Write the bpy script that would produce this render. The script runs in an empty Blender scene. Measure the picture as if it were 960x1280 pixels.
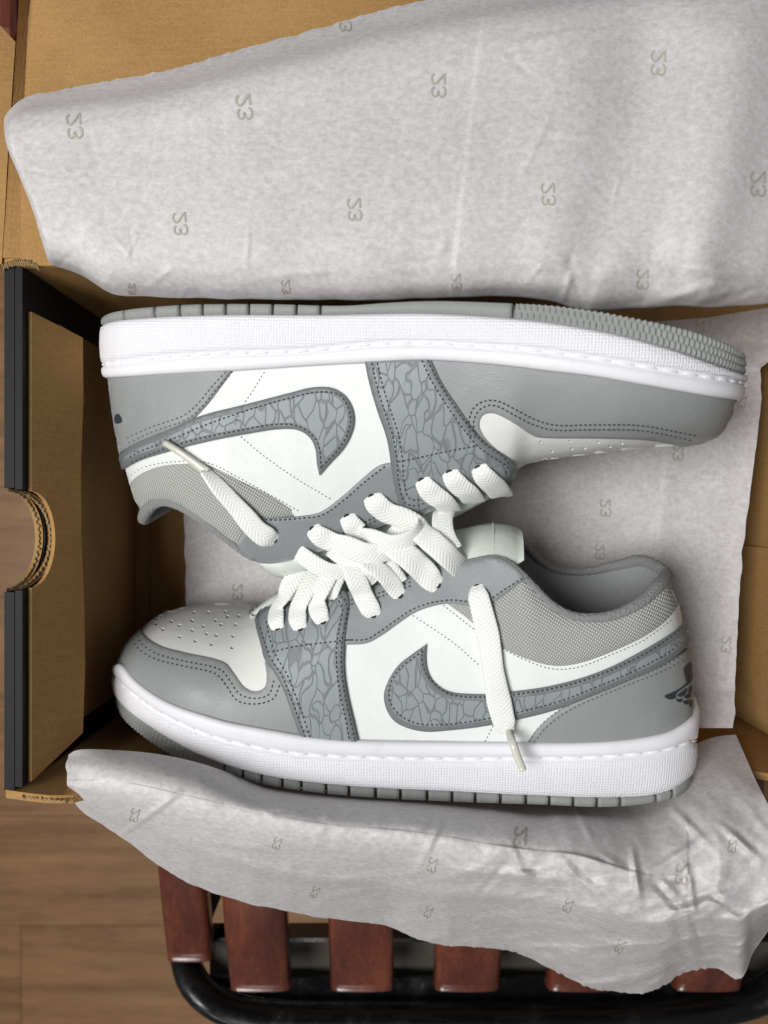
import bpy, bmesh, math, random
import numpy as np
from mathutils import Vector, Matrix, noise
from mathutils.bvhtree import BVHTree
from mathutils.geometry import delaunay_2d_cdt

random.seed(7)
SC = bpy.context.scene
COL = SC.collection

# ------------------------------------------------------------------ camera
H = 0.417            # camera height over the inside bottom of the box (m)
F = 950.0            # focal length in pixels of the 960x1280 photograph
CX, CY = 480.0, 640.0
cam_d = bpy.data.cameras.new('camera')
cam_d.sensor_width = 36.0
cam_d.lens = F / 1280.0 * 36.0
cam_d.clip_start = 0.01
cam_d.clip_end = 50.0
cam_d.dof.use_dof = True
cam_d.dof.focus_distance = 0.30
cam_d.dof.aperture_fstop = 11.0
cam = bpy.data.objects.new('camera', cam_d)
COL.objects.link(cam)
cam.location = (0, 0, H)
SC.camera = cam
CAM = Vector((0, 0, H))

# ------------------------------------------------------------------ world and lamps
wd = bpy.data.worlds.new('World')
SC.world = wd
wd.use_nodes = True
bg = wd.node_tree.nodes['Background']
bg.inputs[0].default_value = (0.93, 0.96, 1.0, 1)
bg.inputs[1].default_value = 0.11


def area_lamp(name, loc, target, size, power, color):
    d = bpy.data.lights.new(name, 'AREA')
    d.shape = 'DISK'
    d.size = size
    d.energy = power
    d.color = color
    o = bpy.data.objects.new(name, d)
    COL.objects.link(o)
    o.location = loc
    o.rotation_euler = (Vector(target) - Vector(loc)).to_track_quat('-Z', 'Y').to_euler()
    return o


area_lamp('ceiling_lamp', (-0.54, -0.05, 1.15), (-0.02, 0, 0), 0.62, 14.6, (1.0, 0.985, 0.965))
area_lamp('fill_lamp', (-0.35, -1.15, 1.35), (0, 0, 0), 0.6, 3.0, (1.0, 0.97, 0.93))  # weak fill added to the lighting, placed so the left box wall stays dark

SC.view_settings.view_transform = 'Standard'
SC.view_settings.look = 'None'
SC.view_settings.exposure = 0.0
SC.view_settings.gamma = 1.0
SC.view_settings.use_curve_mapping = False


# ------------------------------------------------------------------ general helpers
def W3(px, py, z):
    """world point seen at photograph pixel (px, py) at height z"""
    d = H - z
    return Vector(((px - CX) / F * d, -(py - CY) / F * d, z))


def rdir(px, py):
    return Vector(((px - CX) / F, -(py - CY) / F, -1.0)).normalized()


def srgb(r, g, b):
    def f(c):
        c /= 255.0
        return c / 12.92 if c <= 0.04045 else ((c + 0.055) / 1.055) ** 2.4
    return (f(r), f(g), f(b), 1.0)


def tag(o, label=None, cat=None, group=None, kind=None):
    if label: o['label'] = label
    if cat: o['category'] = cat
    if group: o['group'] = group
    if kind: o['kind'] = kind
    return o


def empty(name, loc):
    o = bpy.data.objects.new(name, None)
    o.empty_display_size = 0.02
    COL.objects.link(o)
    o.location = loc
    return o


def mesh_obj(name, verts, faces, mat, parent=None, smooth=True, attrs=None, origin=None):
    """verts in world coordinates; the object sits at its parent's origin (or `origin`)"""
    org = Vector(origin) if origin is not None else (parent_origin(parent) if parent else Vector((0, 0, 0)))
    me = bpy.data.meshes.new(name)
    me.from_pydata([tuple(Vector(v) - org) for v in verts], [], faces)
    if attrs:
        for an, (typ, data) in attrs.items():
            a = me.attributes.new(an, typ, 'POINT')
            if typ == 'FLOAT':
                a.data.foreach_set('value', np.asarray(data, dtype=np.float32).ravel())
            else:
                a.data.foreach_set('vector', np.asarray(data, dtype=np.float32).ravel())
    if smooth:
        me.polygons.foreach_set('use_smooth', [True] * len(me.polygons))
    me.materials.append(mat)
    me.update()
    o = bpy.data.objects.new(name, me)
    COL.objects.link(o)
    if parent:
        o.parent = parent
        o.location = org - parent_origin(parent)
    else:
        o.location = org
    return o


def parent_origin(p):
    v = Vector((0, 0, 0))
    while p is not None:
        v += p.location
        p = p.parent
    return v


def catmull(pts, n=8, closed=False):
    P = [np.asarray(p, float) for p in pts]
    m = len(P)
    if m < 3 and not closed:
        return [P[0] + (P[-1] - P[0]) * k / n for k in range(n + 1)]
    out = []
    rng = range(m) if closed else range(m - 1)
    for i in rng:
        p1, p2 = P[i], P[(i + 1) % m]
        p0 = P[(i - 1) % m] if (closed or i > 0) else 2 * p1 - p2
        p3 = P[(i + 2) % m] if (closed or i < m - 2) else 2 * p2 - p1
        d0 = max(np.linalg.norm(p1 - p0), 1e-9) ** .5
        d1 = max(np.linalg.norm(p2 - p1), 1e-9) ** .5
        d2 = max(np.linalg.norm(p3 - p2), 1e-9) ** .5
        m1 = (p2 - p1) + d1 * ((p1 - p0) / d0 - (p2 - p0) / (d0 + d1))
        m2 = (p2 - p1) + d1 * ((p3 - p2) / d2 - (p3 - p1) / (d1 + d2))
        for k in range(n):
            t = k / n
            out.append((2 * t**3 - 3 * t**2 + 1) * p1 + (t**3 - 2 * t**2 + t) * m1
                       + (-2 * t**3 + 3 * t**2) * p2 + (t**3 - t**2) * m2)
    if not closed:
        out.append(P[-1])
    return out


def resample(pts, step=None, n=None):
    A = np.asarray(pts, float)
    d = np.r_[0, np.cumsum(np.linalg.norm(np.diff(A, axis=0), axis=1))]
    if n is None:
        n = max(2, int(round(d[-1] / step)) + 1)
    s = np.linspace(0, d[-1], n)
    return np.stack([np.interp(s, d, A[:, k]) for k in range(A.shape[1])], 1)


def smooth_poly(poly, step):
    """closed polygon; a third value 1 marks a sharp corner"""
    m = len(poly)
    corners = [i for i in range(m) if len(poly[i]) > 2 and poly[i][2]]
    if not corners:
        c = catmull([p[:2] for p in poly], 8, True)
        r = resample(c + [c[0]], step)
        return r[:-1]
    out = []
    for a, i in enumerate(corners):
        j = corners[(a + 1) % len(corners)]
        k = i
        seg = [poly[i][:2]]
        while True:
            k = (k + 1) % m
            seg.append(poly[k][:2])
            if k == j:
                break
        c = resample(catmull(seg, 8), step)
        out.append(c[:-1])
    return np.concatenate(out)


def pip(pts, poly):
    x, y = pts[:, 0], pts[:, 1]
    ins = np.zeros(len(pts), bool)
    m = len(poly)
    j = m - 1
    for i in range(m):
        xi, yi = poly[i]; xj, yj = poly[j]
        c = ((yi > y) != (yj > y)) & (x < (xj - xi) * (y - yi) / (yj - yi + 1e-12) + xi)
        ins ^= c
        j = i
    return ins


def pdist(pts, poly):
    d = np.full(len(pts), 1e9)
    m = len(poly)
    for i in range(m):
        a = poly[i]; b = poly[(i + 1) % m]
        ab = b - a
        t = np.clip(((pts - a) @ ab) / (ab @ ab + 1e-12), 0, 1)
        d = np.minimum(d, np.linalg.norm(pts - (a + t[:, None] * ab), axis=1))
    return d


def box_geo(x0, x1, y0, y1, z0, z1):
    v = [(x0, y0, z0), (x1, y0, z0), (x1, y1, z0), (x0, y1, z0), (x0, y0, z1), (x1, y0, z1), (x1, y1, z1), (x0, y1, z1)]
    f = [(0, 3, 2, 1), (4, 5, 6, 7), (0, 1, 5, 4), (1, 2, 6, 5), (2, 3, 7, 6), (3, 0, 4, 7)]
    return v, f


def bevel_obj(o, w, seg=2):
    b = o.modifiers.new('bevel', 'BEVEL')
    b.width = w
    b.segments = seg
    b.limit_method = 'ANGLE'
    b.angle_limit = math.radians(40)
    return o


# ------------------------------------------------------------------ materials
class NT:
    def __init__(self, name, rough=0.5, spec=0.5):
        self.m = bpy.data.materials.new(name)
        self.m.use_nodes = True
        self.t = self.m.node_tree
        self.b = self.t.nodes['Principled BSDF']
        self.b.inputs['Roughness'].default_value = rough
        self.b.inputs['Specular IOR Level'].default_value = spec

    def n(self, typ, **kw):
        nd = self.t.nodes.new(typ)
        for k, v in kw.items():
            setattr(nd, k, v)
        return nd

    def l(self, a, b):
        self.t.links.new(a, b)

    def val(self, v):
        nd = self.n('ShaderNodeValue'); nd.outputs[0].default_value = v
        return nd.outputs[0]

    def math(self, op, a, b=None, clamp=False):
        nd = self.n('ShaderNodeMath', operation=op, use_clamp=clamp)
        for i, x in enumerate((a, b)):
            if x is None: continue
            if isinstance(x, (int, float)): nd.inputs[i].default_value = x
            else: self.l(x, nd.inputs[i])
        return nd.outputs[0]

    def vec(self, attr=None, scale=(1, 1, 1), rot=(0, 0, 0)):
        if attr:
            a = self.n('ShaderNodeAttribute', attribute_name=attr).outputs['Vector']
        else:
            a = self.n('ShaderNodeTexCoord').outputs['Object']
        mp = self.n('ShaderNodeMapping')
        mp.inputs['Scale'].default_value = scale
        mp.inputs['Rotation'].default_value = rot
        self.l(a, mp.inputs['Vector'])
        return mp.outputs[0]

    def noise(self, v, scale, detail=4, rough=0.55):
        nd = self.n('ShaderNodeTexNoise')
        nd.inputs['Scale'].default_value = scale
        nd.inputs['Detail'].default_value = detail
        nd.inputs['Roughness'].default_value = rough
        self.l(v, nd.inputs['Vector'])
        return nd.outputs['Fac']

    def voro(self, v, scale, feature='F1', rand=1.0):
        nd = self.n('ShaderNodeTexVoronoi', feature=feature)
        nd.inputs['Scale'].default_value = scale
        nd.inputs['Randomness'].default_value = rand
        self.l(v, nd.inputs['Vector'])
        return nd.outputs['Distance']

    def ramp(self, fac, stops):
        nd = self.n('ShaderNodeValToRGB')
        e = nd.color_ramp.elements
        while len(e) < len(stops): e.new(0.5)
        for i, (p, c) in enumerate(stops):
            e[i].position = p; e[i].color = c
        self.l(fac, nd.inputs[0])
        return nd.outputs[0]

    def mix(self, fac, a, b):
        nd = self.n('ShaderNodeMix', data_type='RGBA')
        if isinstance(fac, (int, float)): nd.inputs[0].default_value = fac
        else: self.l(fac, nd.inputs[0])
        for i, x in ((6, a), (7, b)):
            if isinstance(x, tuple): nd.inputs[i].default_value = x
            else: self.l(x, nd.inputs[i])
        return nd.outputs[2]

    def color(self, c):
        if isinstance(c, tuple): self.b.inputs['Base Color'].default_value = c
        else: self.l(c, self.b.inputs['Base Color'])

    def bump(self, h, dist, strength=1.0, prev=None):
        nd = self.n('ShaderNodeBump')
        nd.inputs['Distance'].default_value = dist
        nd.inputs['Strength'].default_value = strength
        self.l(h, nd.inputs['Height'])
        if prev is not None: self.l(prev, nd.inputs['Normal'])
        self.l(nd.outputs[0], self.b.inputs['Normal'])
        return nd.outputs[0]

    def sheen(self, w, r=0.5):
        self.b.inputs['Sheen Weight'].default_value = w
        self.b.inputs['Sheen Roughness'].default_value = r


def leather(name, col, rough=0.48, grain=2200, gs=0.00011):
    m = NT(name, rough, 0.4)
    v = m.vec()
    n1 = m.noise(v, 55, 3)
    c2 = tuple(min(1, x * 0.90) for x in col[:3]) + (1,)
    m.color(m.mix(n1, col, c2))
    m.l(m.ramp(m.noise(v, 45, 4), [(0.3, (rough - .09,) * 3 + (1,)), (0.7, (rough + .12,) * 3 + (1,))]), m.b.inputs['Roughness'])
    g = m.voro(v, grain)
    b = m.bump(g, gs, 0.6)
    m.bump(m.noise(v, 130, 4), 0.0011, 0.3, b)
    return m.m


G = srgb(146, 151, 150)
M_white = leather('white_leather', srgb(234, 238, 236), 0.5)
M_vamp = leather('toe_leather', srgb(226, 227, 224), 0.5)
M_grey = leather('grey_leather', srgb(146, 150, 150), 0.45)
M_grey2 = leather('eyestay_leather', srgb(138, 143, 145), 0.42)


def mk_elephant():
    m = NT('elephant_print_leather', 0.45, 0.4)
    v = m.vec('loc', (240, 118, 0), (0, 0, 0.35))
    ns = m.n('ShaderNodeTexNoise'); ns.inputs['Scale'].default_value = 0.75; ns.inputs['Detail'].default_value = 0.5
    m.l(v, ns.inputs['Vector'])
    add = m.n('ShaderNodeVectorMath', operation='MULTIPLY_ADD')
    m.l(ns.outputs['Color'], add.inputs[0]); add.inputs[1].default_value = (1.7, 1.7, 0)
    m.l(v, add.inputs[2])
    d = m.voro(add.outputs[0], 1.0, 'DISTANCE_TO_EDGE', 0.95)
    cell = m.ramp(d, [(0.015, (0, 0, 0, 1)), (0.06, (1, 1, 1, 1))])
    e = m.n('ShaderNodeAttribute', attribute_name='edge').outputs['Fac']
    em = m.math('MULTIPLY', m.math('SUBTRACT', e, 6.5), 0.7, True)
    sep = m.math('MULTIPLY', cell, em)
    n1 = m.noise(m.vec(), 90, 3)
    cc = m.mix(n1, srgb(146, 153, 156), srgb(133, 140, 143))
    m.color(m.mix(sep, srgb(112, 117, 119), cc))
    b = m.bump(sep, 0.00025, 0.6)
    m.bump(m.voro(m.vec(), 2600), 0.00007, 0.5, b)
    return m.m


M_elephant = mk_elephant()


def mk_mesh():
    m = NT('collar_mesh_fabric', 0.85, 0.2)
    a = m.n('ShaderNodeAttribute', attribute_name='loc').outputs['Vector']
    sp = m.n('ShaderNodeSeparateXYZ'); m.l(a, sp.inputs[0])
    k = 2 * math.pi / 0.00108
    p = m.math('MULTIPLY', m.math('ADD', sp.outputs[0], m.math('MULTIPLY', sp.outputs[1], 0.55)), k * 0.5)
    q = m.math('MULTIPLY', m.math('SUBTRACT', m.math('MULTIPLY', sp.outputs[1], 0.8), m.math('MULTIPLY', sp.outputs[0], 0.45)), k)
    h = m.math('MULTIPLY', m.math('ABSOLUTE', m.math('SINE', p)), m.math('ABSOLUTE', m.math('SINE', m.math('MULTIPLY', q, .5))))
    n1 = m.noise(m.vec(), 900, 2)
    hh = m.math('ADD', h, m.math('MULTIPLY', n1, 0.25))
    m.color(m.ramp(hh, [(0.10, srgb(146, 149, 146)), (0.62, srgb(183, 186, 181)), (1.0, srgb(200, 202, 197))]))
    m.bump(h, 0.0005, 0.8)
    m.sheen(0.1)
    return m.m


M_mesh = mk_mesh()


def fabric(name, col, scale=1500, d=0.0004, rough=0.85):
    m = NT(name, rough, 0.2)
    v = m.vec()
    h = m.voro(v, scale)
    n1 = m.noise(v, scale * 0.35, 3)
    m.color(m.mix(n1, tuple(c * 0.82 for c in col[:3]) + (1,), col))
    m.bump(h, d, 0.8)
    m.sheen(0.15)
    return m.m


M_lining = fabric('collar_lining', srgb(156, 159, 160))
M_piping = fabric('collar_binding', srgb(142, 144, 144), 1100, 0.0006)


def mk_tongue():
    m = NT('tongue_nylon', 0.4, 0.5)
    v = m.vec()
    m.color(m.mix(m.noise(v, 40, 3), srgb(214, 224, 214), srgb(226, 232, 224)))
    m.bump(m.noise(v, 70, 3), 0.002, 0.35)
    return m.m


M_tongue = mk_tongue()


def mk_lace():
    m = NT('woven_lace', 0.8, 0.25)
    a = m.n('ShaderNodeAttribute', attribute_name='luv').outputs['Vector']
    sp = m.n('ShaderNodeSeparateXYZ'); m.l(a, sp.inputs[0])
    al = m.math('MULTIPLY', sp.outputs[0], 2 * math.pi / 0.0016)
    ac = m.math('MULTIPLY', sp.outputs[1], 2 * math.pi / 0.0017)
    h1 = m.math('SINE', m.math('ADD', al, m.math('ABSOLUTE', m.math('MULTIPLY', ac, 0.8))))
    h2 = m.math('SINE', m.math('MULTIPLY', ac, 1.7))
    h = m.math('ADD', m.math('MULTIPLY', h1, 0.75), m.math('MULTIPLY', h2, 0.35))
    n1 = m.noise(m.vec(), 1600, 2)
    hh = m.math('ADD', m.math('MULTIPLY', h, 0.5), n1)
    m.color(m.ramp(hh, [(0.0, srgb(231, 234, 230)), (1.0, srgb(243, 245, 242))]))
    m.bump(hh, 0.00026, 0.6)
    m.sheen(0.2)
    return m.m


M_lace = mk_lace()


def mk_midsole():
    m = NT('white_textured_rubber', 0.5, 0.45)
    a = m.n('ShaderNodeAttribute', attribute_name='tv').outputs['Vector']   # arc length, height, texture mask
    sp = m.n('ShaderNodeSeparateXYZ'); m.l(a, sp.inputs[0])
    cmb = m.n('ShaderNodeCombineXYZ')
    m.l(sp.outputs[0], cmb.inputs[0]); m.l(sp.outputs[1], cmb.inputs[1])
    d = m.voro(cmb.outputs[0], 900, 'F1', 0.25)
    n1 = m.noise(cmb.outputs[0], 60, 3)
    hh = m.math('MULTIPLY', m.math('SUBTRACT', 1.0, d), sp.outputs[2])
    clean = m.mix(n1, srgb(236, 236, 241), srgb(228, 228, 234))
    scuff = m.ramp(m.noise(cmb.outputs[0], 34, 6, 0.7), [(0.56, (0, 0, 0, 1)), (0.74, (.55, .55, .55, 1))])
    m.color(m.mix(scuff, clean, srgb(206, 205, 205)))
    b = m.bump(hh, 0.00050, 0.75)
    m.bump(n1, 0.001, 0.15, b)
    return m.m


M_mid = mk_midsole()


def plain(name, col, rough=0.5, spec=0.4, nscale=300, amt=0.88, bump=0.0):
    m = NT(name, rough, spec)
    v = m.vec()
    n1 = m.noise(v, nscale, 4)
    m.color(m.mix(n1, col, tuple(c * amt for c in col[:3]) + (1,)))
    if bump:
        m.bump(n1, bump, 0.6)
    return m.m


M_out = plain('grey_rubber', srgb(150, 153, 151), 0.6, 0.3, 500, 0.82, 0.0004)
M_outdark = plain('grey_rubber_base', srgb(112, 114, 113), 0.7, 0.2, 500, 0.8)
M_thread_d = plain('dark_grey_thread', srgb(76, 81, 83), 0.7, 0.2, 900)
M_thread_m = plain('grey_thread', srgb(116, 120, 121), 0.7, 0.2, 900)
M_thread_l = plain('pale_thread', srgb(206, 210, 208), 0.6, 0.3, 900)
M_thread_w = plain('white_thread', srgb(246, 246, 250), 0.35, 0.5, 900)
M_perf_shade = plain('perforation_painted_shade', srgb(112, 112, 110), 0.9, 0.1, 400)  # darker grey under the toe box, hole shade put into the colour
M_ink = plain('navy_print', srgb(52, 60, 68), 0.5, 0.4, 400)
M_hole = plain('eyelet_painted_shade', srgb(58, 60, 60), 0.9, 0.1, 400)  # dark grey of the eyelet discs, painting the shade inside the holes
M_aglet = plain('lace_tip_plastic', srgb(214, 214, 202), 0.3, 0.5, 600)


def mk_tissue():
    m = NT('tissue_paper', 0.5, 0.35)
    v = m.vec()
    n1 = m.noise(v, 430, 6, 0.72)
    n2 = m.noise(v, 28, 4, 0.6)
    n3 = m.noise(m.vec(None, (1, 2.4, 1), (0, 0, 0.5)), 300, 4, 0.75)
    s = m.math('ADD', m.math('MULTIPLY', n1, 0.52), m.math('ADD', m.math('MULTIPLY', n2, 0.16), m.math('MULTIPLY', n3, 0.32)))
    m.color(m.ramp(s, [(0.38, srgb(193, 190, 190)), (0.50, srgb(211, 208, 209)), (0.62, srgb(226, 225, 226))]))
    m.bump(n1, 0.0002, 0.10)
    tr = m.n('ShaderNodeBsdfTranslucent')
    tr.inputs[0].default_value = srgb(205, 200, 196)
    ms = m.n('ShaderNodeMixShader'); ms.inputs[0].default_value = 0.12
    m.l(m.b.outputs[0], ms.inputs[1]); m.l(tr.outputs[0], ms.inputs[2])
    m.l(ms.outputs[0], m.t.nodes['Material Output'].inputs[0])
    return m.m


M_tissue = mk_tissue()
M_print = plain('olive_grey_ink', srgb(170, 167, 155), 0.8, 0.1, 1500, 1.12)


def mk_kraft(name, c1, c2):
    m = NT(name, 0.85, 0.15)
    v = m.vec()
    n1 = m.noise(v, 900, 4, 0.7)
    n2 = m.noise(v, 18, 3)
    n3 = m.noise(m.vec(None, (1, 9, 1)), 90, 3)
    s = m.math('ADD', m.math('MULTIPLY', n1, 0.5), m.math('ADD', m.math('MULTIPLY', n2, 0.3), m.math('MULTIPLY', n3, 0.2)))
    m.color(m.ramp(s, [(0.33, c1), (0.62, c2)]))
    m.bump(n1, 0.0004, 0.5)
    return m.m


M_kraft = mk_kraft('kraft_cardboard', srgb(150, 114, 68), srgb(180, 142, 92))
M_kraft_edge = mk_kraft('kraft_cut_edge', srgb(138, 116, 82), srgb(172, 150, 114))
M_black = plain('black_printed_paper', srgb(17, 17, 19), 0.6, 0.25, 120, 0.75)


def mk_wood(name, c1, c2, c3, rough, axis, clear=0.0):
    m = NT(name, rough, 0.4)
    sc = (1, 11, 11) if axis == 'x' else (11, 1, 11)
    oi = m.n('ShaderNodeObjectInfo')
    base = m.vec(None, sc)
    add = m.n('ShaderNodeVectorMath', operation='MULTIPLY_ADD')
    cb = m.n('ShaderNodeCombineXYZ')
    m.l(oi.outputs['Random'], cb.inputs[0]); m.l(oi.outputs['Random'], cb.inputs[1])
    m.l(cb.outputs[0], add.inputs[0]); add.inputs[1].default_value = (40, 40, 40)
    m.l(base, add.inputs[2])
    v = add.outputs[0]
    n1 = m.noise(v, 5, 6, 0.6)
    n2 = m.noise(v, 45, 4, 0.6)
    n3 = m.noise(v, 1.3, 3)
    s = m.math('ADD', m.math('MULTIPLY', n1, 0.5), m.math('ADD', m.math('MULTIPLY', n2, 0.22), m.math('MULTIPLY', n3, 0.28)))
    m.color(m.ramp(s, [(0.34, c1), (0.5, c2), (0.66, c3)]))
    m.bump(n2, 0.0003, 0.3)
    if clear:
        m.b.inputs['Coat Weight'].default_value = clear
        m.b.inputs['Coat Roughness'].default_value = 0.25
    return m.m


M_floorwood = mk_wood('laminate_floor', srgb(108, 79, 53), srgb(146, 110, 76), srgb(170, 132, 93), 0.42, 'x')
M_slat = mk_wood('red_brown_varnished_wood', srgb(52, 25, 17), srgb(90, 44, 29), srgb(126, 67, 43), 0.32, 'y', 0.7)


def mk_blackmetal():
    m = NT('worn_black_metal', 0.3, 0.5)
    v = m.vec()
    n1 = m.noise(v, 70, 6, 0.7)
    m.color(m.ramp(n1, [(0.55, srgb(18, 18, 19)), (0.68, srgb(30, 29, 28)), (0.76, srgb(82, 78, 74))]))
    m.l(m.ramp(n1, [(0.4, (.14, .14, .14, 1)), (0.7, (.5, .5, .5, 1))]), m.b.inputs['Roughness'])
    return m.m


M_metal = mk_blackmetal()
M_dustmetal = plain('dusty_grey_metal', srgb(88, 84, 76), 0.55, 0.4, 120, 0.5)

# ------------------------------------------------------------------ floor (structure, planks as pieces)
FZ = -0.46
v, f = box_geo(-1.6, 1.6, -1.6, 1.6, FZ - 0.02, FZ - 0.004)
floor = mesh_obj('floor', v, f, plain('floor_underlay', srgb(52, 38, 28), 0.9), smooth=False)
tag(floor, kind='structure')
PW = 0.1265
y_joint = W3(0, 1157, FZ).y
for r in range(-8, 10):
    y0 = y_joint + r * PW
    off = {-1: W3(26, 1200, FZ).x, 0: -0.95}.get(r, ((r * 0.437) % 1.2) - 0.9)
    for k in range(-2, 3):
        x0 = off + k * 1.2
        if x0 > 1.3 or x0 + 1.2 < -1.3:
            continue
        v, f = box_geo(0.0002, 1.1998, 0.0002, PW - 0.0002, -0.004, 0)
        o = mesh_obj('plank', v, f, M_floorwood, smooth=False)
        o.location = (x0, y0, FZ)
        o.parent = floor
        bevel_obj(o, 0.0004, 1)

# ------------------------------------------------------------------ slatted stool
stool = empty('slatted_stool', (0, -0.02, FZ))
tag(stool, 'slatted wooden seat in a black metal frame under the shoe box', 'stool')


def make_slat(xc, half, prof, name='slat', thick=0.012):
    """prof: list of (y, z) of the slat's top along its run"""
    pr = resample(catmull(prof, 8), 0.008)
    cs = []
    for k in range(9):   # rounded top
        a = math.pi * k / 8
        cs.append((-math.cos(a) * half * (1 if 0 < k < 8 else 1), (math.sin(a) ** 0.35 - 1) * thick * 0.45 if 0 < k < 8 else -thick * 0.45))
    cs += [(half, -thick), (-half, -thick)]
    n = len(cs)
    vs, fs = [], []
    for i, (y, z) in enumerate(pr):
        for (a, b) in cs:
            vs.append((xc + a, y, z + b))
        if i:
            for k in range(n):
                k2 = (k + 1) % n
                fs.append(((i - 1) * n + k, (i - 1) * n + k2, i * n + k2, i * n + k))
    fs.append(tuple(range(n))); fs.append(tuple(range((len(pr) - 1) * n, len(pr) * n))[::-1])
    return mesh_obj(name, vs, fs, M_slat, stool)


for (xa, xb) in ((285, 362), (412, 492), (543, 626), (686, 776), (846, 931)):
    ya = W3(0, 1243, -0.032)
    X0 = W3(xa, 0, -0.032).x; X1 = W3(xb, 0, -0.032).x
    make_slat((X0 + X1) / 2, (X1 - X0) / 2, [(0.27, -0.0045), (-0.14, -0.0045), (-0.2, -0.008), (-0.245, -0.018), (ya.y, -0.034)])
make_slat((W3(204, 0, -0.045).x + W3(262, 0, -0.045).x) / 2, 0.0140,
          [(0.25, -0.02), (-0.10, -0.02), (-0.18, -0.024), (-0.22, -0.032), (W3(0, 1203, -0.05).y, -0.05)])


def tube(name, path, rad, mat, parent, seg=12, closed=False, sq=1.0, up=Vector((0, 0, 1))):
    P = [Vector(p) for p in path]
    m = len(P)
    vs, fs = [], []
    for i in range(m):
        a = P[i - 1] if (i > 0 or closed) else P[i]
        b = P[(i + 1) % m] if (i < m - 1 or closed) else P[i]
        T = (b - a).normalized()
        S = T.cross(up)
        if S.length < 1e-6: S = T.cross(Vector((0, 1, 0)))
        S.normalize()
        N = S.cross(T).normalized()
        r = rad[i] if hasattr(rad, '__len__') else rad
        for k in range(seg):
            t = 2 * math.pi * k / seg
            vs.append(P[i] + S * math.cos(t) * r + N * math.sin(t) * r * sq)
    for i in range(m if closed else m - 1):
        j = (i + 1) % m
        for k in range(seg):
            k2 = (k + 1) % seg
            fs.append((i * seg + k, i * seg + k2, j * seg + k2, j * seg + k))
    if not closed:
        fs.append(tuple(range(seg))[::-1]); fs.append(tuple(range((m - 1) * seg, m * seg)))
    return mesh_obj(name, vs, fs, mat, parent)


zf = -0.046
fp = [W3(226, 900, -.095), W3(226, 1080, -.09), W3(228, 1150, -.078), W3(232, 1200, -.062), W3(250, 1238, -.048), W3(290, 1263, zf), W3(350, 1272, zf),
      W3(480, 1273, zf), W3(640, 1274, zf), W3(800, 1272, zf), W3(880, 1264, zf), W3(960, 1240, zf), W3(1010, 1180, zf), W3(1035, 1080, zf), W3(1040, 900, zf)]
yb = 0.27
fp = [Vector((fp[0].x, yb, -.095))] + fp + [Vector((fp[-1].x, yb, zf))]
fpath = [tuple(p) for p in resample(catmull([tuple(p) for p in fp], 8), 0.006)]
tube('frame', fpath, 0.0075, M_metal, stool, 14, sq=1.6)
# flange the slats rest on, and the dusty strip below it
zz = -0.062
v, f = box_geo(W3(245, 0, zz).x, W3(985, 0, zz).x, W3(0, 1256, zz).y, W3(0, 1222, zz).y, zz - 0.003, zz)
mesh_obj('frame_flange', v, f, M_metal, stool, False)
zz = -0.075
v, f = box_geo(W3(262, 0, zz).x, W3(985, 0, zz).x, W3(0, 1226, zz).y, W3(0, 1172, zz).y, zz - 0.003, zz)
mesh_obj('frame_underbar', v, f, M_dustmetal, stool, False)
v, f = box_geo(W3(262, 0, zz).x, W3(985, 0, zz).x, W3(0, 1171, zz).y, W3(0, 1166, zz).y, zz - 0.012, zz + 0.006)
mesh_obj('frame_crossbar', v, f, M_metal, stool, False)
for (sx, sy) in ((-0.115, 0.25), (0.21, 0.25), (-0.115, -0.25), (0.21, -0.25)):
    tube('leg', [(sx, sy, zf - 0.005), (sx * 1.06, sy * 1.03, FZ)], 0.009, M_metal, stool, 10, up=Vector((0, 1, 0)))
# upright slat of the backrest that shows past the lid corner
vs, fs = box_geo(-0.30, W3(19, 0, 0.06).x, W3(0, 50, 0.06).y, 0.40, 0.04, 0.06)
bevel_obj(mesh_obj('backrest_slat', vs, fs, M_slat, stool, False), 0.006, 3)

# ------------------------------------------------------------------ shoe box
RIM = 0.132
XL, XR = -0.1378, 0.180
YB, YF = 0.0930, -0.1042
boxo = empty('shoe_box', ((XL + XR) / 2, 0, 0))
tag(boxo, 'open brown cardboard shoe box with a black printed rim on the slatted seat', 'box')


def extrude_poly(name, poly, x0, x1, mat, parent):
    """poly in (y, z), extruded along x"""
    n = len(poly)
    vs = [(x0, a, b) for a, b in poly] + [(x1, a, b) for a, b in poly]
    fs = [tuple(range(n))[::-1], tuple(range(n, 2 * n))] + [(k, (k + 1) % n, n + (k + 1) % n, n + k) for k in range(n)]
    o = mesh_obj(name, vs, fs, mat, parent, False)
    return o


NY, NZ = -0.0105, RIM + 0.002


def notch(ry, rz, y0, y1, z0, z1):
    """wall outline in (y,z) with a rounded finger notch in its top edge"""
    P = [(y0, z0), (y1, z0), (y1, z1)]
    P += [(NY + ry, z1)]
    for k in range(1, 20):
        a = math.pi * k / 20
        P.append((NY + ry * math.cos(a), z1 - rz * math.sin(a)))
    P += [(NY - ry, z1), (y0, z1)]
    return P


# bottom
v, f = box_geo(XL - 0.004, XR + 0.004, YF - 0.003, YB + 0.003, -0.003, 0.0)
mesh_obj('bottom', v, f, M_kraft, boxo, False)
v, f = box_geo(XL + 0.001, W3(186, 0, 0.003).x, YF + 0.002, YB - 0.002, 0.0006, 0.003)
mesh_obj('bottom_flap', v, f, M_kraft, boxo, False)
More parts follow.
